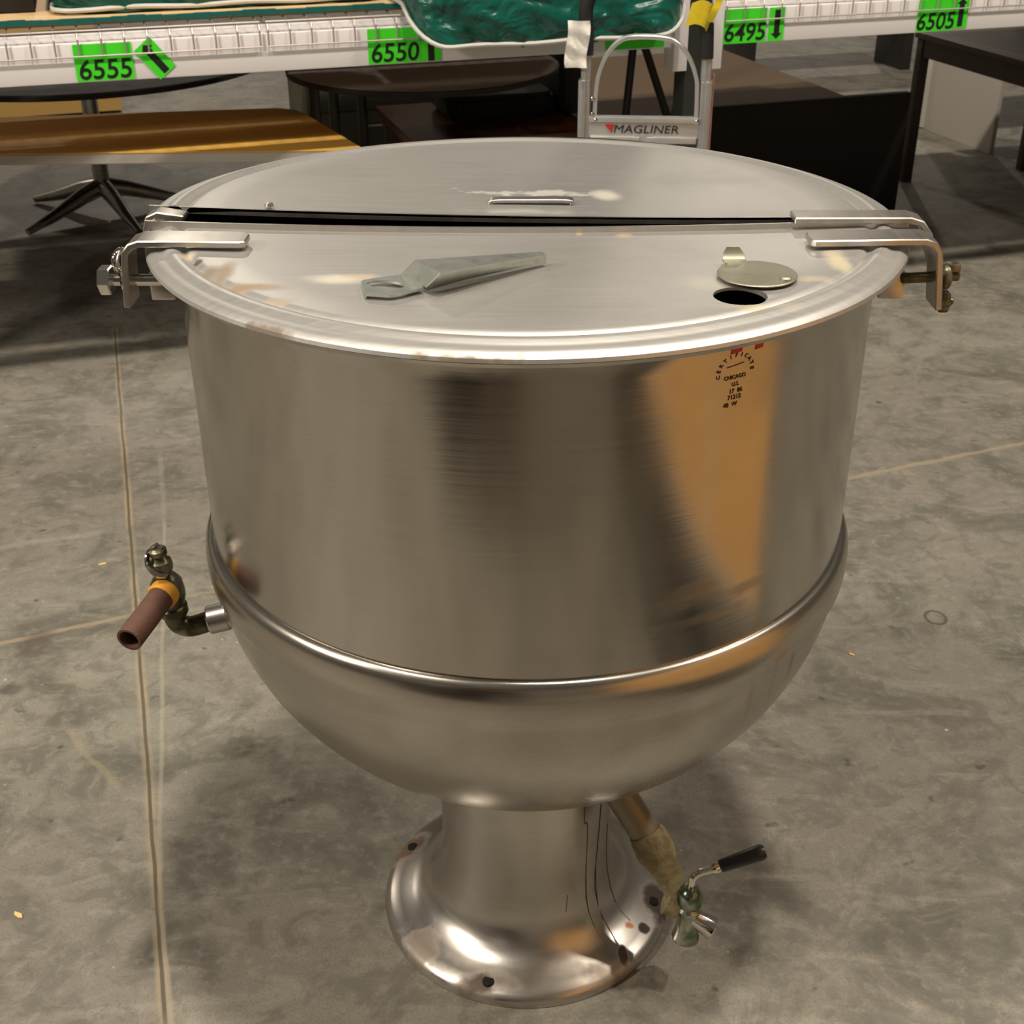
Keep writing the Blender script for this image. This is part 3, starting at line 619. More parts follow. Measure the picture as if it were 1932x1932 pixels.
def wire_deck(u0, u1, lab):
    bm = bmesh.new(); n = int((u1-u0)/0.0525); zt_ = 0.928; r_ = 0.0022
    def bar3(path):
        tube(bm, path, r_, 6)
    for i in range(n+1):
        u = u0 + (u1-u0)*i/n
        bar3([R(u, 3.06, zt_), R(u, 2.02, zt_), R(u, 2.002, zt_-0.003), R(u, 1.9945, zt_-0.014), R(u, 1.9935, 0.874)])
    for nn, zz in [(1.9925, 0.876), (2.006, zt_+0.003)] + [(2.06+0.1*k, zt_-0.004) for k in range(11)]:
        bar3([R(u0-0.003, nn, zz), R(u1+0.003, nn, zz)])
    o = obj('wire_deck', bm, M_wire); tag(o, lab, 'wire deck', 'wire mesh decks on the rack beams'); return o
wire_deck(-1.25, -0.040, 'galvanised wire mesh deck left of the gap between the decks, over label 6555')
wire_deck(-0.020, 1.038, 'galvanised wire mesh deck in the middle, over label 6550 and under the large green mattress')
wire_deck(1.193, 2.32, 'galvanised wire mesh deck on the right beam, over labels 6495 and 6505')
for u0_, u1_, lb in ((0.345, 1.035, 'plain plywood board added under the large green mattress to block light'), (1.195, 2.60, 'long plywood board added on the right deck under the orange case to block light'),
                     (2.62, 3.54, 'plywood board added at the right end of the bay, beyond label 6505, to block light'), (-3.78, -1.42, 'unseen plywood board added in the next bay to the left to block light'), (3.66, 5.98, 'unseen plywood board added in the next bay to the right to block light')):
    q_ = empty('plywood_board', R((u0_+u1_)/2, 2.54, 0.931), RA); tag(q_, lb, 'board')  # boards added to close the decks, so lamp light stays off the floor below
    obj('panel', B((0, 0.0, 0.009), (u1_-u0_, 0.94, 0.016)), M_ply, q_, False)
PB = empty('plywood_board', R(-0.455, 2.5, 0.931), RA); tag(PB, 'pale plywood board with teal painted front edge lying on the left wire deck', 'board')
bm = bmesh.new(); box(bm, (0.0, 0.02, 0.009), (1.56, 0.86, 0.016)); b_ = obj('panel', bm, M_ply, PB, False)
bm = bmesh.new(); n_ = 40
for i in range(n_):
    u = -0.78+1.56*(i+0.5)/n_; h = 0.011+0.002*sin(i*1.7); box(bm, (u, -0.4165, 0.012+0.001*sin(i*0.9)), (1.56/n_+0.001, 0.013, h))
obj('edge_trim', bm, M_teal, PB, False)

def mattress(name, L_, W_, H_, r_, sag=0.0, seed=1):
    random.seed(seed)
    bm = bmesh.new(); nx, ny, nz = 36, 26, 6
    bmesh.ops.create_cube(bm, size=1.0)
    bmesh.ops.subdivide_edges(bm, edges=bm.edges[:], cuts=18, use_grid_fill=True)
    for v in bm.verts:
        x, y, z = v.co.x*L_, v.co.y*W_, v.co.z*H_
        hx, hy = L_/2-r_, W_/2-r_
        cx, cy = max(-hx, min(hx, x)), max(-hy, min(hy, y)); dx, dy = x-cx, y-cy
        m_ = max(abs(dx), abs(dy)); l_ = math.hypot(dx, dy)
        if l_ > 1e-6: x, y = cx+dx*m_/l_, cy+dy*m_/l_
        e = min(L_/2-abs(x), W_/2-abs(y)); bulge = 0.012*(1-(z/(H_/2))**2)
        if e < 0.04:
            if l_ > 1e-6: x += dx/l_*bulge; y += dy/l_*bulge
            x += 0.006*sin(z*60+x*22)*0.5; y += 0.007*sin(x*31+z*40+seed)+0.004*sin(x*73+seed)
        z -= sag*max(0, (y*-1-W_/2+0.13)/0.13)**1.5
        v.co = (x, y, z)
    return bm
def piping(L_, W_, z, r_, sag, off=0.008):
    P_ = [(x, y) for x, y in rrect(L_+off*2, W_+off*2, r_, 8)]
    pts = []
    for i in range(len(P_)):
        a, b = P_[i], P_[(i+1) % len(P_)]; m_ = max(1, int(math.dist(a, b)/0.04))
        pts += [(a[0]+(b[0]-a[0])*k/m_, a[1]+(b[1]-a[1])*k/m_) for k in range(m_)]
    pts.append(pts[0])
    return tube(bmesh.new(), [(x, y, z - sag*max(0, (y*-1-W_/2+0.13)/0.13)**1.5 + 0.002*sin(x*23)) for x, y in pts], 0.0055, 8, caps=False)
c_ = R(-0.112, 2.60, 0.9495+0.0715); MA = empty('mattress', c_, RA)
tag(MA, 'dark green vinyl mattress lying back on the plywood board at upper left', 'mattress', 'green vinyl mattresses on the rack')
obj('cover', mattress('a', 0.78, 0.92, 0.14, 0.05, 0, 2), M_vinyl, MA); obj('piping', piping(0.78, 0.92, -0.060, 0.05, 0), M_pipe_w, MA)
c_ = R(0.678, 2.375, 0.952+0.085); MB_ = empty('mattress', c_, RA+0.01)
tag(MB_, 'large green vinyl mattress with white piping sagging over the beam behind the hand truck', 'mattress', 'green vinyl mattresses on the rack')
obj('cover', mattress('b', 0.715, 0.98, 0.17, 0.09, 0.082, 5), M_vinyl, MB_); obj('piping', piping(0.715, 0.98, -0.078, 0.09, 0.082), M_pipe_w, MB_)
for dx in (-0.08, 0.2):
    bm = lathe(bmesh.new(), [(0.005, -0.001), (0.007, 0.001), (0.0075, 0.003), (0.004, 0.004), (0.0, 0.002)], 16, M=Matrix.Translation((dx, -0.505, -0.045)) @ Matrix.Rotation(PI/2, 4, 'X')); obj('vent_eyelet', bm, M_brass, MB_)
c_ = R(2.0, 2.62, 0.9495+0.0705); MC = empty('mattress', c_, RA)
tag(MC, 'green mattress lying behind the orange wooden case, over label 6505', 'mattress', 'green vinyl mattresses on the rack')
obj('cover', mattress('c', 0.70, 0.86, 0.14, 0.05, 0, 9), M_vinyl, MC); obj('piping', piping(0.70, 0.86, -0.060, 0.05, 0), M_pipe_w, MC)
M_case = wood('orange_varnished_wood', (0.42, 0.13, 0.015), (0.60, 0.22, 0.03)); M_dkw = wood('dark_stained_wood', (0.030, 0.019, 0.012), (0.065, 0.042, 0.026), rough=0.45)
WC = empty('wooden_case', R(1.412, 2.345, 0.9495), RA); tag(WC, 'orange varnished wooden case standing on the deck over label 6495', 'wooden case')
obj('carcass', B((0.0, 0, 0.11), (0.43, 0.50, 0.22), bev=0.004), M_case, WC); obj('end_panel', B((-0.2225, 0, 0.11), (0.013, 0.505, 0.223), bev=0.002), M_dkw, WC)
M_blackfab = plain('black_upholstery', (0.012, 0.010, 0.009), 0.75)
BXs = empty('storage_box', R(-0.80, 2.44, 0.9495), RA); tag(BXs, 'dark brown box on the plywood board at the far upper left', 'box')
obj('carton_body', B((0, 0, 0.10), (0.50, 0.44, 0.20), bev=0.006), M_blackfab, BXs); obj('lid', B((0, 0, 0.206), (0.515, 0.455, 0.03), bev=0.005), M_dkw, BXs)

# ------------------------------------------------------------------ hand truck
M_alu = plain('brushed_aluminium', (0.62, 0.63, 0.65), 0.36, 0.85, 0.06, 30); M_alu2 = plain('bright_aluminium_extrusion', (0.72, 0.72, 0.73), 0.33, 0.7, 0.05, 30)
M_foam = plain('black_foam_grip', (0.012, 0.012, 0.013), 0.7, 0, 0.3, 60, 0.4); M_paper = plain('crumpled_white_paper', (0.78, 0.76, 0.72), 0.7, 0, 0.04, 30, 0.3)
M_yel = plain('glossy_yellow_tape', (0.72, 0.56, 0.03), 0.25, 0, 0.15, 50, 0.4); M_rub = plain('black_rubber', (0.015, 0.015, 0.015), 0.75); M_redst = plain('faded_red_strip', (0.36, 0.13, 0.12), 0.6, 0, 0.4, 60)
HT = empty('hand_truck', (0.268, 1.70, 0), math.radians(-5)); tag(HT, 'aluminium hand truck with black loop grips standing behind the kettle', 'hand truck')
XL, XR = -0.134, 0.148
for x, s in ((XL, -1), (XR, 1)):
    bm = bmesh.new(); box(bm, (x, 0.004, 0.44), (0.026, 0.030, 0.78), bev=0.003); box(bm, (x+0.002*s, -0.014, 0.44), (0.010, 0.008, 0.78), bev=0.002); rl = obj('side_rail', bm, M_alu, HT)
    bm = bmesh.new(); box(bm, (x-0.004*s, 0.004, 0.50), (0.022, 0.026, 0.84), bev=0.004)
    rr = 0.0125; tube(bm, [(x-0.004*s, 0.002, 0.80), (x-0.004*s, 0.002, 0.925)], rr, 20); obj('upper_tube', bm, M_alu, HT)
obj('warning_strip', B((XR+0.0145, 0.0, 0.76), (0.002, 0.022, 0.17)), M_redst, HT)
lp = curve([(XL+0.003, 0.0, 0.885), (XL+0.004, 0.0, 0.93), (XL+0.001, 0.0, 0.985), (XL+0.020, 0.0, 1.025), (XL+0.075, 0.0, 1.055), (0.005, 0, 1.065), (XR-0.075, 0, 1.052), (XR-0.030, 0, 1.015), (XR-0.012, 0, 0.965), (XR-0.008, 0, 0.92), (XR-0.006, 0, 0.880)], 8)
obj('loop_grip', tube(bmesh.new(), lp, 0.0165, 20), M_foam, HT)
ar = [(XL+0.026, 0, 0.745), (XL+0.028, 0, 0.80), (XL+0.034, 0, 0.845), (XL+0.052, 0, 0.888), (XL+0.078, 0, 0.915), (XL+0.108, 0, 0.925), (XR-0.108, 0, 0.924), (XR-0.075, 0, 0.914), (XR-0.046, 0, 0.884), (XR-0.026, 0, 0.838), (XR-0.022, 0, 0.80), (XR-0.020, 0, 0.735)]
obj('arch_brace', sweep_flat(bmesh.new(), curve(ar, 5), (0, 1, 0), 0.026, 0.009), M_alu2, HT)
for zc in (0.725, 0.40, 0.16):
    bm = bmesh.new(); box(bm, ((XL+XR)/2, 0.0, zc), (XR-XL-0.026, 0.022, 0.048), bev=0.002)
    box(bm, ((XL+XR)/2, -0.013, zc+0.018), (XR-XL-0.028, 0.006, 0.012), bev=0.002)
    box(bm, (XL+0.075, -0.013, zc-0.028), (0.115, 0.008, 0.014), bev=0.002); box(bm, (XR-0.075, -0.013, zc-0.028), (0.115, 0.008, 0.014), bev=0.002); box(bm, ((XL+XR)/2, -0.010, zc-0.030), (0.045, 0.006, 0.03), bev=0.002)
    cbm = obj('crossbar', bm, M_alu2, HT)
    if zc > 0.7:
        Mt = Matrix.Translation((0.006, -0.0128, zc-0.004)) @ Matrix.Rotation(PI/2, 4, 'X')
        bm = bmesh.new(); me = text_mesh('MAGLINER', 0.0260, Mt @ Matrix.Translation((0.006, 0, 0)), 0.0004, 0.15, -0.0001, 1.22); add_mesh(bm, me, 0)
        prism(bm, [(-0.090, 0.011), (-0.068, 0.011), (-0.073, -0.008)], 0, 0.001, mi=1, M=Mt)
        obj('lettering', bm, [M_ink, M_red], cbm, False)
for x, z in ((XL+0.022, 0.79), (XL+0.022, 0.755), (XR-0.017, 0.742), (XL+0.03, 0.742)):
    bm = lathe(bmesh.new(), [(0.005, 0), (0.0045, 0.003), (0.002, 0.0045), (0, 0.0048)], 16, M=Matrix.Translation((x, -0.013, z)) @ Matrix.Rotation(PI/2, 4, 'X')); obj('rivet', bm, M_chrome, HT)
bm = bmesh.new(); box(bm, (0.007, -0.13, 0.012), (0.36, 0.22, 0.008), bev=0.003); box(bm, (0.007, -0.022, 0.05), (0.36, 0.008, 0.08), bev=0.002); obj('toe_plate', bm, M_alu, HT)
bm = bmesh.new(); cyl(bm, (-0.19, 0.10, 0.125), (0.20, 0.10, 0.125), 0.009); box(bm, (XL, 0.05, 0.13), (0.02, 0.10, 0.05), bev=0.002); box(bm, (XR, 0.05, 0.13), (0.02, 0.10, 0.05), bev=0.002); obj('axle', bm, M_alu, HT)
for x in (-0.215, 0.228):
    M_ = Matrix.Translation((x, 0.10, 0.125)) @ Matrix.Rotation(PI/2, 4, 'Y')
    wh = obj('wheel', lathe(bmesh.new(), [(0.095+0.03*cos(a), 0.026*sin(a)) for a in [2*PI*k/16 for k in range(16)]], 40, M=M_, closed=True), M_rub, HT)
    obj('hub', lathe(bmesh.new(), [(0, -0.018), (0.03, -0.018), (0.035, -0.01), (0.075, -0.012), (0.075, 0.012), (0.035, 0.01), (0.03, 0.018), (0, 0.018)], 32, M=M_), M_alu, wh)
def paper(c0, wx, hz, seed, parent):
    bm = bmesh.new(); bmesh.ops.create_grid(bm, x_segments=10, y_segments=14, size=0.5); random.seed(seed)
    for v in bm.verts:
        x, y = v.co.x, v.co.y
        v.co = (x*wx + 0.004*sin(y*5), 0.004*sin(x*7+y*9)+0.003*sin(y*17+x*3), y*hz)
    bmesh.ops.solidify(bm, geom=bm.faces[:], thickness=0.0008)
    o = obj('paper_tag', bm, M_paper, parent, loc=c0); return o
paper((XL-0.016, -0.030, 0.912), 0.050, 0.100, 3, HT); pass
bm = bmesh.new()
sweep_flat(bm, curve([(XR-0.052, -0.022, 0.975), (XR-0.030, -0.026, 0.982), (XR-0.010, -0.026, 0.975), (XR-0.003, -0.014, 0.962)], 6), (0.25, 0, 1), 0.052, 0.0012)
sweep_flat(bm, curve([(XR-0.006, -0.024, 0.962), (XR+0.004, -0.030, 0.985), (XR+0.012, -0.028, 1.005), (XR+0.016, -0.03, 1.03)], 6), (1, 0, -0.2), [0.022, 0.018]+[0.016]*12+[0.010]*5, 0.001)
obj('yellow_tape', bm, M_yel, HT, False)

# ------------------------------------------------------------------ furniture stored under the rack
M_oak = wood('golden_oak_laminate', (0.60, 0.33, 0.06), (0.76, 0.46, 0.11), (1.0, 16, 16), 0.6, 0.12); M_gedge = plain('grey_table_edge', (0.40, 0.37, 0.33), 0.5, 0, 0.06, 8)
M_glam = plain('grey_laminate', (0.30, 0.27, 0.24), 0.65, 0, 0.06, 10); M_blk = plain('black_painted_steel', (0.018, 0.017, 0.016), 0.4); M_cab = plain('dark_grey_green_steel', (0.085, 0.088, 0.075), 0.42, 0.1)
M_redw = wood('red_brown_polished_wood', (0.10, 0.028, 0.010), (0.19, 0.060, 0.018), rough=0.18); M_polst = steel('dull_chrome_steel', (0.42, 0.40, 0.37), 0.28)
def table_top(name, poly, z, th_, mtop, medge, lab, cat, legs, lr=0.022, mleg=None, group=None):
    e = empty(name, (sum(p[0] for p in poly)/len(poly), sum(p[1] for p in poly)/len(poly), 0)); o0 = e.location
    pl = [(x-o0.x, y-o0.y) for x, y in poly]
    bm = bmesh.new(); prism(bm, pl, z-0.003, z, 0.001); obj('tabletop', bm, mtop, e)
    bm = bmesh.new(); prism(bm, pl, z-th_, z-0.003, 0.002); obj('edge_band', bm, medge, e)
    for x, y in legs:
        bm = bmesh.new(); box(bm, (x-o0.x, y-o0.y, (z-th_)/2), (lr*2, lr*2, z-th_), Matrix.Rotation(RA, 3, 'Z'), 0.003); obj('leg', bm, mleg or medge, e)
    tag(e, lab, cat, group); return e
oakp = [(-2.10, 1.955), (-0.417, 2.008), (-0.62, 2.41), (-0.645, 2.455), (-0.685, 2.51), (-0.74, 2.53), (-2.10, 2.33)]
table_top('table', oakp, 0.600, 0.030, M_oak, M_gedge, 'long golden oak topped table with grey edge under the left end of the rack', 'table', [(-2.03, 2.02), (-2.03, 2.27), (-0.56, 2.05), (-0.72, 2.45)], 0.018, M_blk)
def round_top(name, c, r_, z, th_, mtop, medge, lab, group=None):
    e = empty(name, (c.x, c.y, 0)); tag(e, lab, 'table', group)
    obj('tabletop', lathe(bmesh.new(), [(0, z), (r_-0.004, z), (r_-0.004, z-0.002)], 72), mtop, e)
    obj('edge_band', lathe(bmesh.new(), [(0, z-th_), (r_-0.02, z-th_), (r_, z-th_*0.7), (r_, z-0.002), (r_-0.003, z-0.001), (r_-0.005, z-0.002)], 72), medge, e)
    return e
M_blktop = plain('matt_black_laminate', (0.012, 0.010, 0.009), 0.7)
RT = round_top('table', Vector((-1.62, 3.52)), 0.70, 0.58, 0.024, M_blktop, M_blktop, 'black round pedestal table on a four star chromed base at far left')
obj('pedestal', lathe(bmesh.new(), [(0.0, 0.555), (0.10, 0.555), (0.10, 0.545), (0.03, 0.53), (0.03, 0.10), (0.0, 0.10)], 32), M_polst, RT)
for a in (235, 305, 20, 155):
    a = math.radians(a); d = Vector((cos(a), sin(a), 0))
    bm = tube(bmesh.new(), [d*0.02+Vector((0, 0, 0.105)), d*0.10+Vector((0, 0, 0.088)), d*0.24+Vector((0, 0, 0.045)), d*0.36+Vector((0, 0, 0.016))], 0.02, 12, rs=[0.034, 0.030, 0.021, 0.013])
    obj('foot', bm, M_polst, RT)
RG = round_top('table', Vector((-0.31, 2.66)), 0.41, 0.70, 0.022, M_glam, M_blktop, 'grey laminate round table with dark edge under the beam below label 6550')
for x, y in ((-0.30, 0.16), (-0.23, 0.32), (-0.30, -0.22)): obj('leg', cyl(bmesh.new(), (x, y, 0), (x, y, 0.68), 0.016, 16), M_blk, RG)
# dark grey cabinet behind the oak table
GC = empty('filing_cabinet', R(0.50, 3.56, 0), RA); tag(GC, 'dark grey steel filing cabinet behind the right end of the oak table', 'cabinet')
obj('cabinet_body', B((0, 0, 0.33), (0.50, 0.46, 0.66), bev=0.004), M_cab, GC)
for z in (0.11, 0.33, 0.55):
    dr = obj('drawer', B((0, -0.236, z), (0.46, 0.012, 0.20), bev=0.003), M_cab, GC); obj('handle', B((0, -0.248, z+0.05), (0.12, 0.014, 0.012), bev=0.003), M_polst, dr)
# red brown polished table
rp = [R(0.44, 2.48), R(1.02, 2.48), R(1.02, 3.05), R(0.44, 3.05)]
table_top('table', [(p.x, p.y) for p in rp], 0.50, 0.030, M_redw, M_redw, 'glossy red brown wooden table just behind the kettle lid', 'table', [tuple(R(u, n).xy) for u, n in ((0.48, 2.52), (0.98, 2.52), (0.48, 3.01), (0.98, 3.01))], 0.025, M_dkw)
# black padded chair seat lying on the red brown table
BC = empty('padded_chair_seat', R(0.79, 2.86, 0.5015), RA); tag(BC, 'black padded chair seat without legs lying on the red brown table', 'chair seat')
bm = bmesh.new(); prism(bm, rrect(0.36, 0.30, 0.06), 0.0, 0.075, 0.015); obj('seat', bm, M_blackfab, BC)
bm = bmesh.new(); prism(bm, rrect(0.10, 0.30, 0.03), 0.0, 0.19, 0.015, M=Matrix.Translation((0.24, 0.0, 0))); obj('armrest', bm, M_blackfab, BC)
FS = empty('folding_stand', R(1.33, 2.62, 0), RA); tag(FS, 'black steel folding stand seen through the arch of the hand truck', 'stand')
for a_, b_2 in (((-0.12, -0.1, 0.01), (0.10, 0.1, 0.78)), ((0.14, -0.1, 0.01), (-0.10, 0.1, 0.78)), ((-0.12, 0.2, 0.01), (-0.10, 0.1, 0.78)), ((0.14, 0.2, 0.01), (0.10, 0.1, 0.78))):
    obj('leg', tube(bmesh.new(), [a_, b_2], 0.013, 10), M_blk, FS)
obj('shelf', B((0.01, 0.05, 0.46), (0.20, 0.16, 0.02), bev=0.002), M_blk, FS)
# black panelled bench with brown low table behind
BB = empty('headboard', R(1.995, 2.92, 0), RA); tag(BB, 'low black upholstered headboard standing upright to the right of the hand truck', 'headboard')
obj('panel', B((0, 0, 0.225), (0.81, 0.035, 0.45), bev=0.006), M_blackfab, BB)
for x in (-0.39, 0.39): obj('post', B((x, 0.03, 0.21), (0.03, 0.03, 0.42), bev=0.003), M_blk, BB)
bp = [R(1.22, 2.99), R(2.285, 2.99), R(2.285, 4.25), R(1.22, 4.25)]
M_brn = wood('matt_brown_veneer', (0.10, 0.068, 0.045), (0.13, 0.09, 0.06), rough=0.7, spec=0.1)
table_top('table', [(p.x, p.y) for p in bp], 0.395, 0.03, M_brn, M_brn, 'low matt brown table behind the black headboard', 'table', [tuple(R(u, n).xy) for u, n in ((1.26, 3.03), (2.24, 3.03), (1.26, 4.2), (2.24, 4.2))], 0.02, M_dkw)
# dark wooden table at right
DT = empty('table', R(2.985, 2.72, 0), RA); tag(DT, 'dark stained wooden table with square legs at the right edge of the picture', 'table')
obj('tabletop', B((0, 0, 0.572), (0.62, 1.26, 0.022), bev=0.003), M_dkw, DT)
for s in (-1, 1):
    obj('apron', B((s*0.29, 0, 0.528), (0.02, 1.16, 0.066)), M_dkw, DT); obj('apron', B((0, s*0.60, 0.528), (0.54, 0.02, 0.066)), M_dkw, DT)
    for q in (-1, 1): obj('leg', B((s*0.285, q*0.595, 0.28), (0.04, 0.04, 0.56), bev=0.003), M_dkw, DT)
# stool with round stretcher and white box beyond
SQ = empty('bar_stool', R(3.53, 3.34, 0), RA); tag(SQ, 'dark wooden stool with ring stretchers beside the white box', 'stool')
obj('seat', lathe(bmesh.new(), [(0, 0.60), (0.17, 0.60), (0.185, 0.615), (0.18, 0.635), (0, 0.64)], 40), M_dkw, SQ)
for a in (135, 45, 225, 315):
    a = math.radians(a); obj('leg', tube(bmesh.new(), [(0.20*cos(a), 0.20*sin(a), 0), (0.14*cos(a), 0.14*sin(a), 0.605)], 0.017, 12), M_dkw, SQ)
for z in (0.20, 0.24):
    rr = 0.198-0.06*z/0.6
    obj('ring_stretcher', lathe(bmesh.new(), [(rr+0.009*cos(a), z+0.009*sin(a)) for a in [2*PI*k/10 for k in range(10)]], 40, closed=True), M_dkw, SQ)
M_wcard = plain('white_laminate', (0.62, 0.58, 0.52), 0.5, 0, 0.03, 5)
WB = empty('desk', R(3.31, 3.85, 0), RA); tag(WB, 'white laminate desk whose end panel stands behind the dark table legs', 'desk')
obj('end_panel', B((0, 0, 0.355), (0.022, 0.52, 0.71), bev=0.002), M_wcard, WB); obj('end_panel', B((1.10, 0, 0.355), (0.022, 0.52, 0.71), bev=0.002), M_wcard, WB)
obj('desktop', B((0.55, 0, 0.722), (1.16, 0.56, 0.024), bev=0.003), M_wcard, WB)
obj('corner_flange', B((-0.012, 0.295, 0.355), (0.022, 0.085, 0.70), Matrix.Rotation(0.5, 3, 'Z'), 0.002), M_wcard, WB)
# far aisle pieces
FB = empty('bench', R(3.2, 5.62, 0), RA); tag(FB, 'grey bench far behind the rack on the right', 'bench')
obj('seat', B((0.35, 0, 0.30), (1.2, 0.34, 0.05), bev=0.004), M_glam, FB)
for x in (-0.15, 0.85): obj('leg', B((x, 0.0, 0.14), (0.06, 0.30, 0.28), bev=0.003), M_blk, FB)
M_yply = wood('yellow_pallet_wood', (0.34, 0.20, 0.05), (0.46, 0.29, 0.08), rough=0.7)
PT = empty('wooden_pallet', R(-0.90, 6.2, 0), RA); tag(PT, 'yellow brown wooden pallet on the floor far behind the black round table', 'pallet')
for y in (-0.45, 0, 0.45): obj('stringer', B((0, y, 0.065), (1.1, 0.08, 0.10)), M_yply, PT)
for i in range(7): obj('deck_board', B((-0.49+i*0.163, 0, 0.126), (0.12, 1.0, 0.02), bev=0.002), M_yply, PT)
PX = obj('wooden_crate', B((0, 0, 0.09), (0.95, 0.85, 0.18), bev=0.004), M_yply); PX.location = R(-0.90, 6.2, 0.137); PX.rotation_euler = (0, 0, RA); tag(PX, 'low yellow wooden crate resting on the pallet at far left', 'crate')

# ------------------------------------------------------------------ carton beside the camera, mirrored in the kettle
M_card = plain('kraft_cardboard', (0.95, 0.54, 0.20), 0.62, 0, 0.07, 3, 0.05); M_tape = plain('tan_packing_tape', (0.88, 0.62, 0.36), 0.2, 0, 0.15, 9, 0.3)
CT = empty('cardboard_carton', (1.02, -1.02, 0.33), 0); tag(CT, 'tall brown cardboard carton on an added low stand, mirrored orange in the kettle side', 'carton')
bm = bmesh.new(); bmesh.ops.create_cube(bm, size=1.0); bmesh.ops.subdivide_edges(bm, edges=bm.edges[:], cuts=12, use_grid_fill=True)
for v in bm.verts:
    x, y, z = v.co.x*0.44, v.co.y*1.42, (v.co.z+0.5)*1.0
    if abs(v.co.x) > 0.49: x += 0.004*sin(y*9)*sin(z*8)
    v.co = (x, y, z)
obj('box_body', bm, M_card, CT)
for y in (0.03, 0.40): obj('packing_tape', B((-0.2255, y, 0.5), (0.0015, 0.045, 1.0)), M_tape, CT)
obj('flap_seam', B((-0.2250, 0.0, 0.30), (0.0012, 1.36, 0.004)), M_brn, CT)
PC = empty('added_carton_stand', (1.02, -1.02, 0), 0); tag(PC, 'unseen low grey steel table added under the tall cardboard carton, open below to dim its reflection', 'table')  # unseen stand, added; grey and open-legged so the mirrored carton fades out below
obj('tabletop', B((0, 0, 0.314), (0.46, 1.46, 0.03), bev=0.004), M_gedge, PC)
for x in (-0.19, 0.19):
    for y in (-0.68, 0.68): obj('leg', B((x, y, 0.15), (0.03, 0.03, 0.298), bev=0.003), M_gedge, PC)
# small litter on the slab
M_chip = plain('yellow_wood_splinter', (0.75, 0.55, 0.25), 0.6, 0, 0.1, 80)
def chip(x, y, L_, a, lab, m_=M_chip):
    bm = bmesh.new(); prism(bm, [(-L_/2, 0), (-L_*0.2, -L_*0.2), (L_*0.35, -L_*0.14), (L_/2, L_*0.05), (0.1*L_, L_*0.2)], 0, 0.0025, 0.0005)
    o = obj('wood_chip', bm, m_, None, False, (x, y, 0.0)); o.rotation_euler = (0, 0, a); tag(o, lab, 'wood chip', 'wood chips on the floor')
chip(-0.888, 0.922, 0.018, 0.3, 'small yellow wood chip on the floor left of the saw cut, above the safety valve')
chip(-0.730, -0.045, 0.020, -0.7, 'pale wood chip on the floor near the lower left edge of the picture')
chip(0.607, 0.60, 0.014, -0.7, 'pale wood chip on the floor to the right of the kettle bowl')

# ------------------------------------------------------------------ the photographer, seen only as a dark shape mirrored in the kettle
M_skin = plain('skin', (0.48, 0.27, 0.18), 0.55); M_trous = plain('dark_trousers', (0.020, 0.018, 0.017), 0.85); M_jkt = plain('dark_grey_sweater', (0.035, 0.033, 0.032), 0.9); M_hair = plain('brown_hair', (0.03, 0.018, 0.01), 0.8); M_shoe = plain('black_leather', (0.012, 0.011, 0.010), 0.5)
def skin_mesh(verts, edges, rad, mat, name, parent, root=0, sub=2):
    me = bpy.data.meshes.new(name); me.from_pydata(verts, edges, []); o = bpy.data.objects.new(name, me); COL.objects.link(o)
    mo = o.modifiers.new('s', 'SKIN'); mo.use_smooth_shade = True
    for i, r_ in enumerate(rad): me.skin_vertices[0].data[i].radius = r_ if isinstance(r_, tuple) else (r_, r_); me.skin_vertices[0].data[i].use_root = (i == root)
    ms = o.modifiers.new('u', 'SUBSURF'); ms.levels = sub; ms.render_levels = sub
    m2 = bpy.data.meshes.new_from_object(o.evaluated_get(bpy.context.evaluated_depsgraph_get())); bpy.data.objects.remove(o)
    for p in m2.polygons: p.use_smooth = True
    m2.materials.clear(); m2.materials.append(mat); o = bpy.data.objects.new(name, m2); COL.objects.link(o)
    if parent: o.parent = parent
    return o
PE = None
vb = [(0, 0, 0.98), (0, 0.0, 1.15), (0, 0.01, 1.33), (0, 0.0, 1.46), (0, 0.02, 1.54), (0, 0.035, 1.62), (0, 0.03, 1.71)]; eb = [(0, 1), (1, 2), (2, 3), (3, 4), (4, 5), (5, 6)]
rb = [(0.135, 0.10), (0.12, 0.09), (0.145, 0.105), (0.075, 0.06), (0.052, 0.052), (0.078, 0.088), (0.068, 0.078)]
for s_ in (-1, 1):
    k = len(vb); vb += [(s_*0.095, 0, 0.88), (s_*0.11, 0.015, 0.50), (s_*0.115, -0.01, 0.11), (s_*0.12, 0.10, 0.045)]; eb += [(0, k), (k, k+1), (k+1, k+2), (k+2, k+3)]; rb += [0.085, 0.055, 0.038, 0.032]
    k = len(vb); vb += [(s_*0.17, 0.0, 1.40), (s_*0.23, -0.01, 1.15), (s_*0.14, 0.16, 1.28), (s_*0.10, 0.20, 1.32)]; eb += [(2, k), (k, k+1), (k+1, k+2), (k+2, k+3)]; rb += [0.055, 0.042, 0.028, (0.036, 0.018)]
PE = skin_mesh(vb, eb, rb, M_skin, 'person', None); PE.location = (-0.20, -1.72, 0)
tag(PE, 'person in dark sweater and dark trousers standing behind the camera holding up a phone', 'person')
pv = [(0, 0, 1.0), (0, 0, 0.95)]; pe = [(0, 1)]; pr_ = [(0.148, 0.112), (0.148, 0.115)]
for s_ in (-1, 1):
    k = len(pv); pv += [(s_*0.095, 0, 0.86), (s_*0.11, 0.015, 0.50), (s_*0.115, -0.005, 0.10)]; pe += [(1, k), (k, k+1), (k+1, k+2)]; pr_ += [0.098, 0.075, 0.062]
skin_mesh(pv, pe, pr_, M_trous, 'trousers', PE)
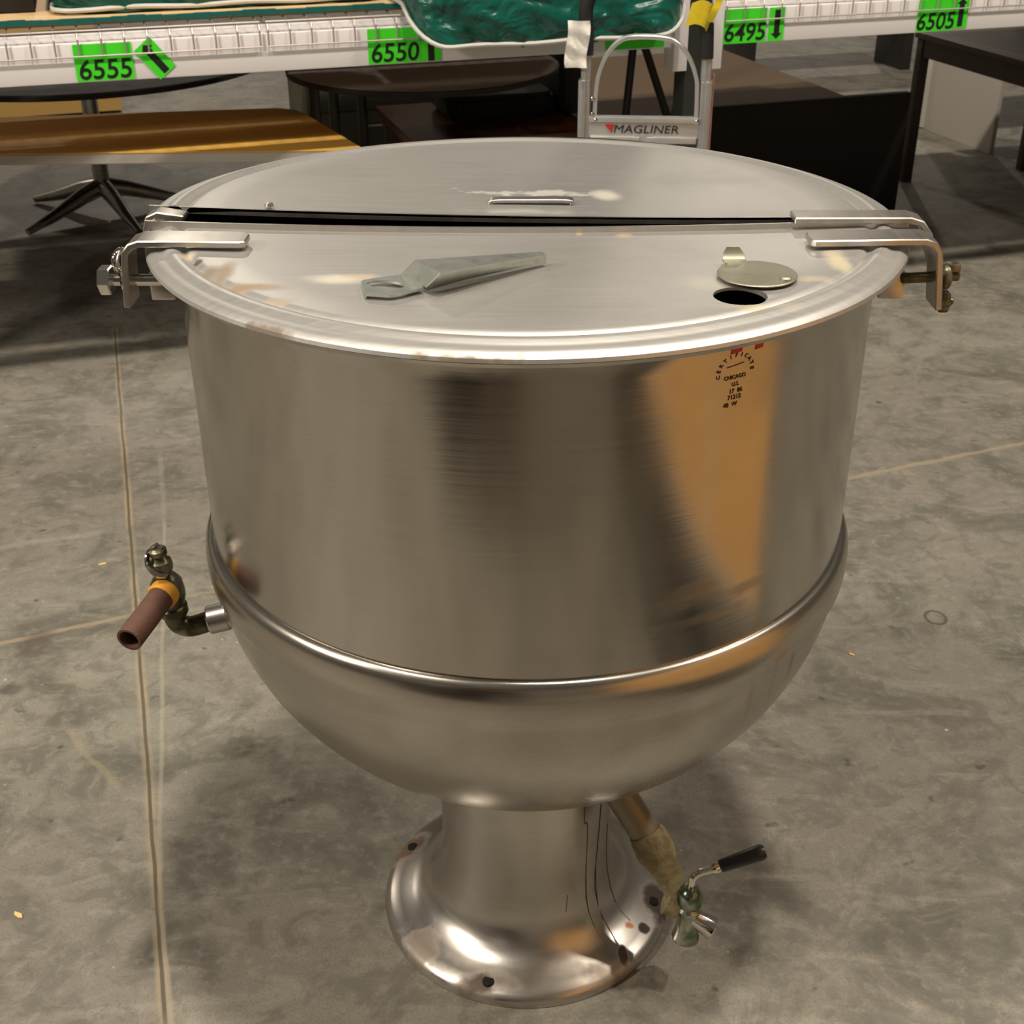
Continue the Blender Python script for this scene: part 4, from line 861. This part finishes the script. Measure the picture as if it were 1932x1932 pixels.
jv = [(0, 0, 0.98), (0, 0, 1.15), (0, 0.01, 1.34), (0, 0.0, 1.46)]; je = [(0, 1), (1, 2), (2, 3)]; jr = [(0.152, 0.118), (0.138, 0.105), (0.162, 0.12), (0.085, 0.07)]
for s_ in (-1, 1):
    k = len(jv); jv += [(s_*0.175, 0.0, 1.40), (s_*0.235, -0.01, 1.14), (s_*0.15, 0.14, 1.265)]; je += [(2, k), (k, k+1), (k+1, k+2)]; jr += [0.068, 0.055, 0.040]
skin_mesh(jv, je, jr, M_jkt, 'sweater', PE)
for s_ in (-1, 1):
    skin_mesh([(s_*0.118, -0.05, 0.045), (s_*0.12, 0.04, 0.045), (s_*0.125, 0.15, 0.035)], [(0, 1), (1, 2)], [(0.045, 0.045), (0.048, 0.045), (0.042, 0.034)], M_shoe, 'shoe', PE)
    hx = s_*0.075
    for q in range(4):
        skin_mesh([(s_*0.10, 0.205, 1.325+0.017*q), (s_*0.085, 0.232, 1.330+0.018*q), (s_*0.062, 0.238, 1.331+0.018*q)], [(0, 1), (1, 2)], [0.0095, 0.0088, 0.0075], M_skin, 'finger', PE, sub=1)
    skin_mesh([(s_*0.095, 0.195, 1.35), (s_*0.078, 0.195, 1.375), (s_*0.06, 0.205, 1.385)], [(0, 1), (1, 2)], [0.0115, 0.010, 0.0085], M_skin, 'thumb', PE, sub=1)
skin_mesh([(0, 0.0, 1.665), (0, -0.005, 1.735), (0, 0.03, 1.765)], [(0, 1), (1, 2)], [(0.088, 0.088), (0.084, 0.094), (0.062, 0.072)], M_hair, 'hair', PE)
skin_mesh([(0, 0.105, 1.655), (0, 0.128, 1.635)], [(0, 1)], [0.010, 0.014], M_skin, 'nose', PE, sub=1)
for s_ in (-1, 1):
    skin_mesh([(s_*0.033, 0.112, 1.668), (s_*0.033, 0.116, 1.668)], [(0, 1)], [0.011, 0.011], M_blackfab, 'eye', PE, sub=1); skin_mesh([(s_*0.083, 0.03, 1.665), (s_*0.087, 0.025, 1.635)], [(0, 1)], [0.012, 0.010], M_skin, 'ear', PE, sub=1)
skin_mesh([(-0.022, 0.114, 1.605), (0.022, 0.114, 1.605)], [(0, 1)], [0.006, 0.006], M_redst, 'mouth', PE, sub=1)
PHN = obj('phone', B((0, 0, 0), (0.15, 0.008, 0.074), bev=0.003), M_blk); PHN.location = (-0.20, -1.492, 1.355); tag(PHN, 'black phone held level by the person behind the camera', 'phone')

DC = empty('added_dark_cabinet', (-1.05, -2.05, 0), math.radians(-152)); tag(DC, 'wide black cabinet, unseen, added behind and left of the camera to darken the kettle reflection', 'cabinet')  # unseen cabinet, added so the shell mirrors something dark left of centre
obj('cabinet_body', B((0, 0, 0.62), (1.30, 0.45, 1.20), bev=0.006), M_blackfab, DC)
for x in (-0.32, 0.32):
    dd = obj('door', B((x, -0.235, 0.62), (0.62, 0.018, 1.14), bev=0.003), M_dkw, DC); obj('handle', B((x-0.25*(1 if x > 0 else -1), -0.255, 0.70), (0.012, 0.02, 0.14), bev=0.003), M_polst, dd)
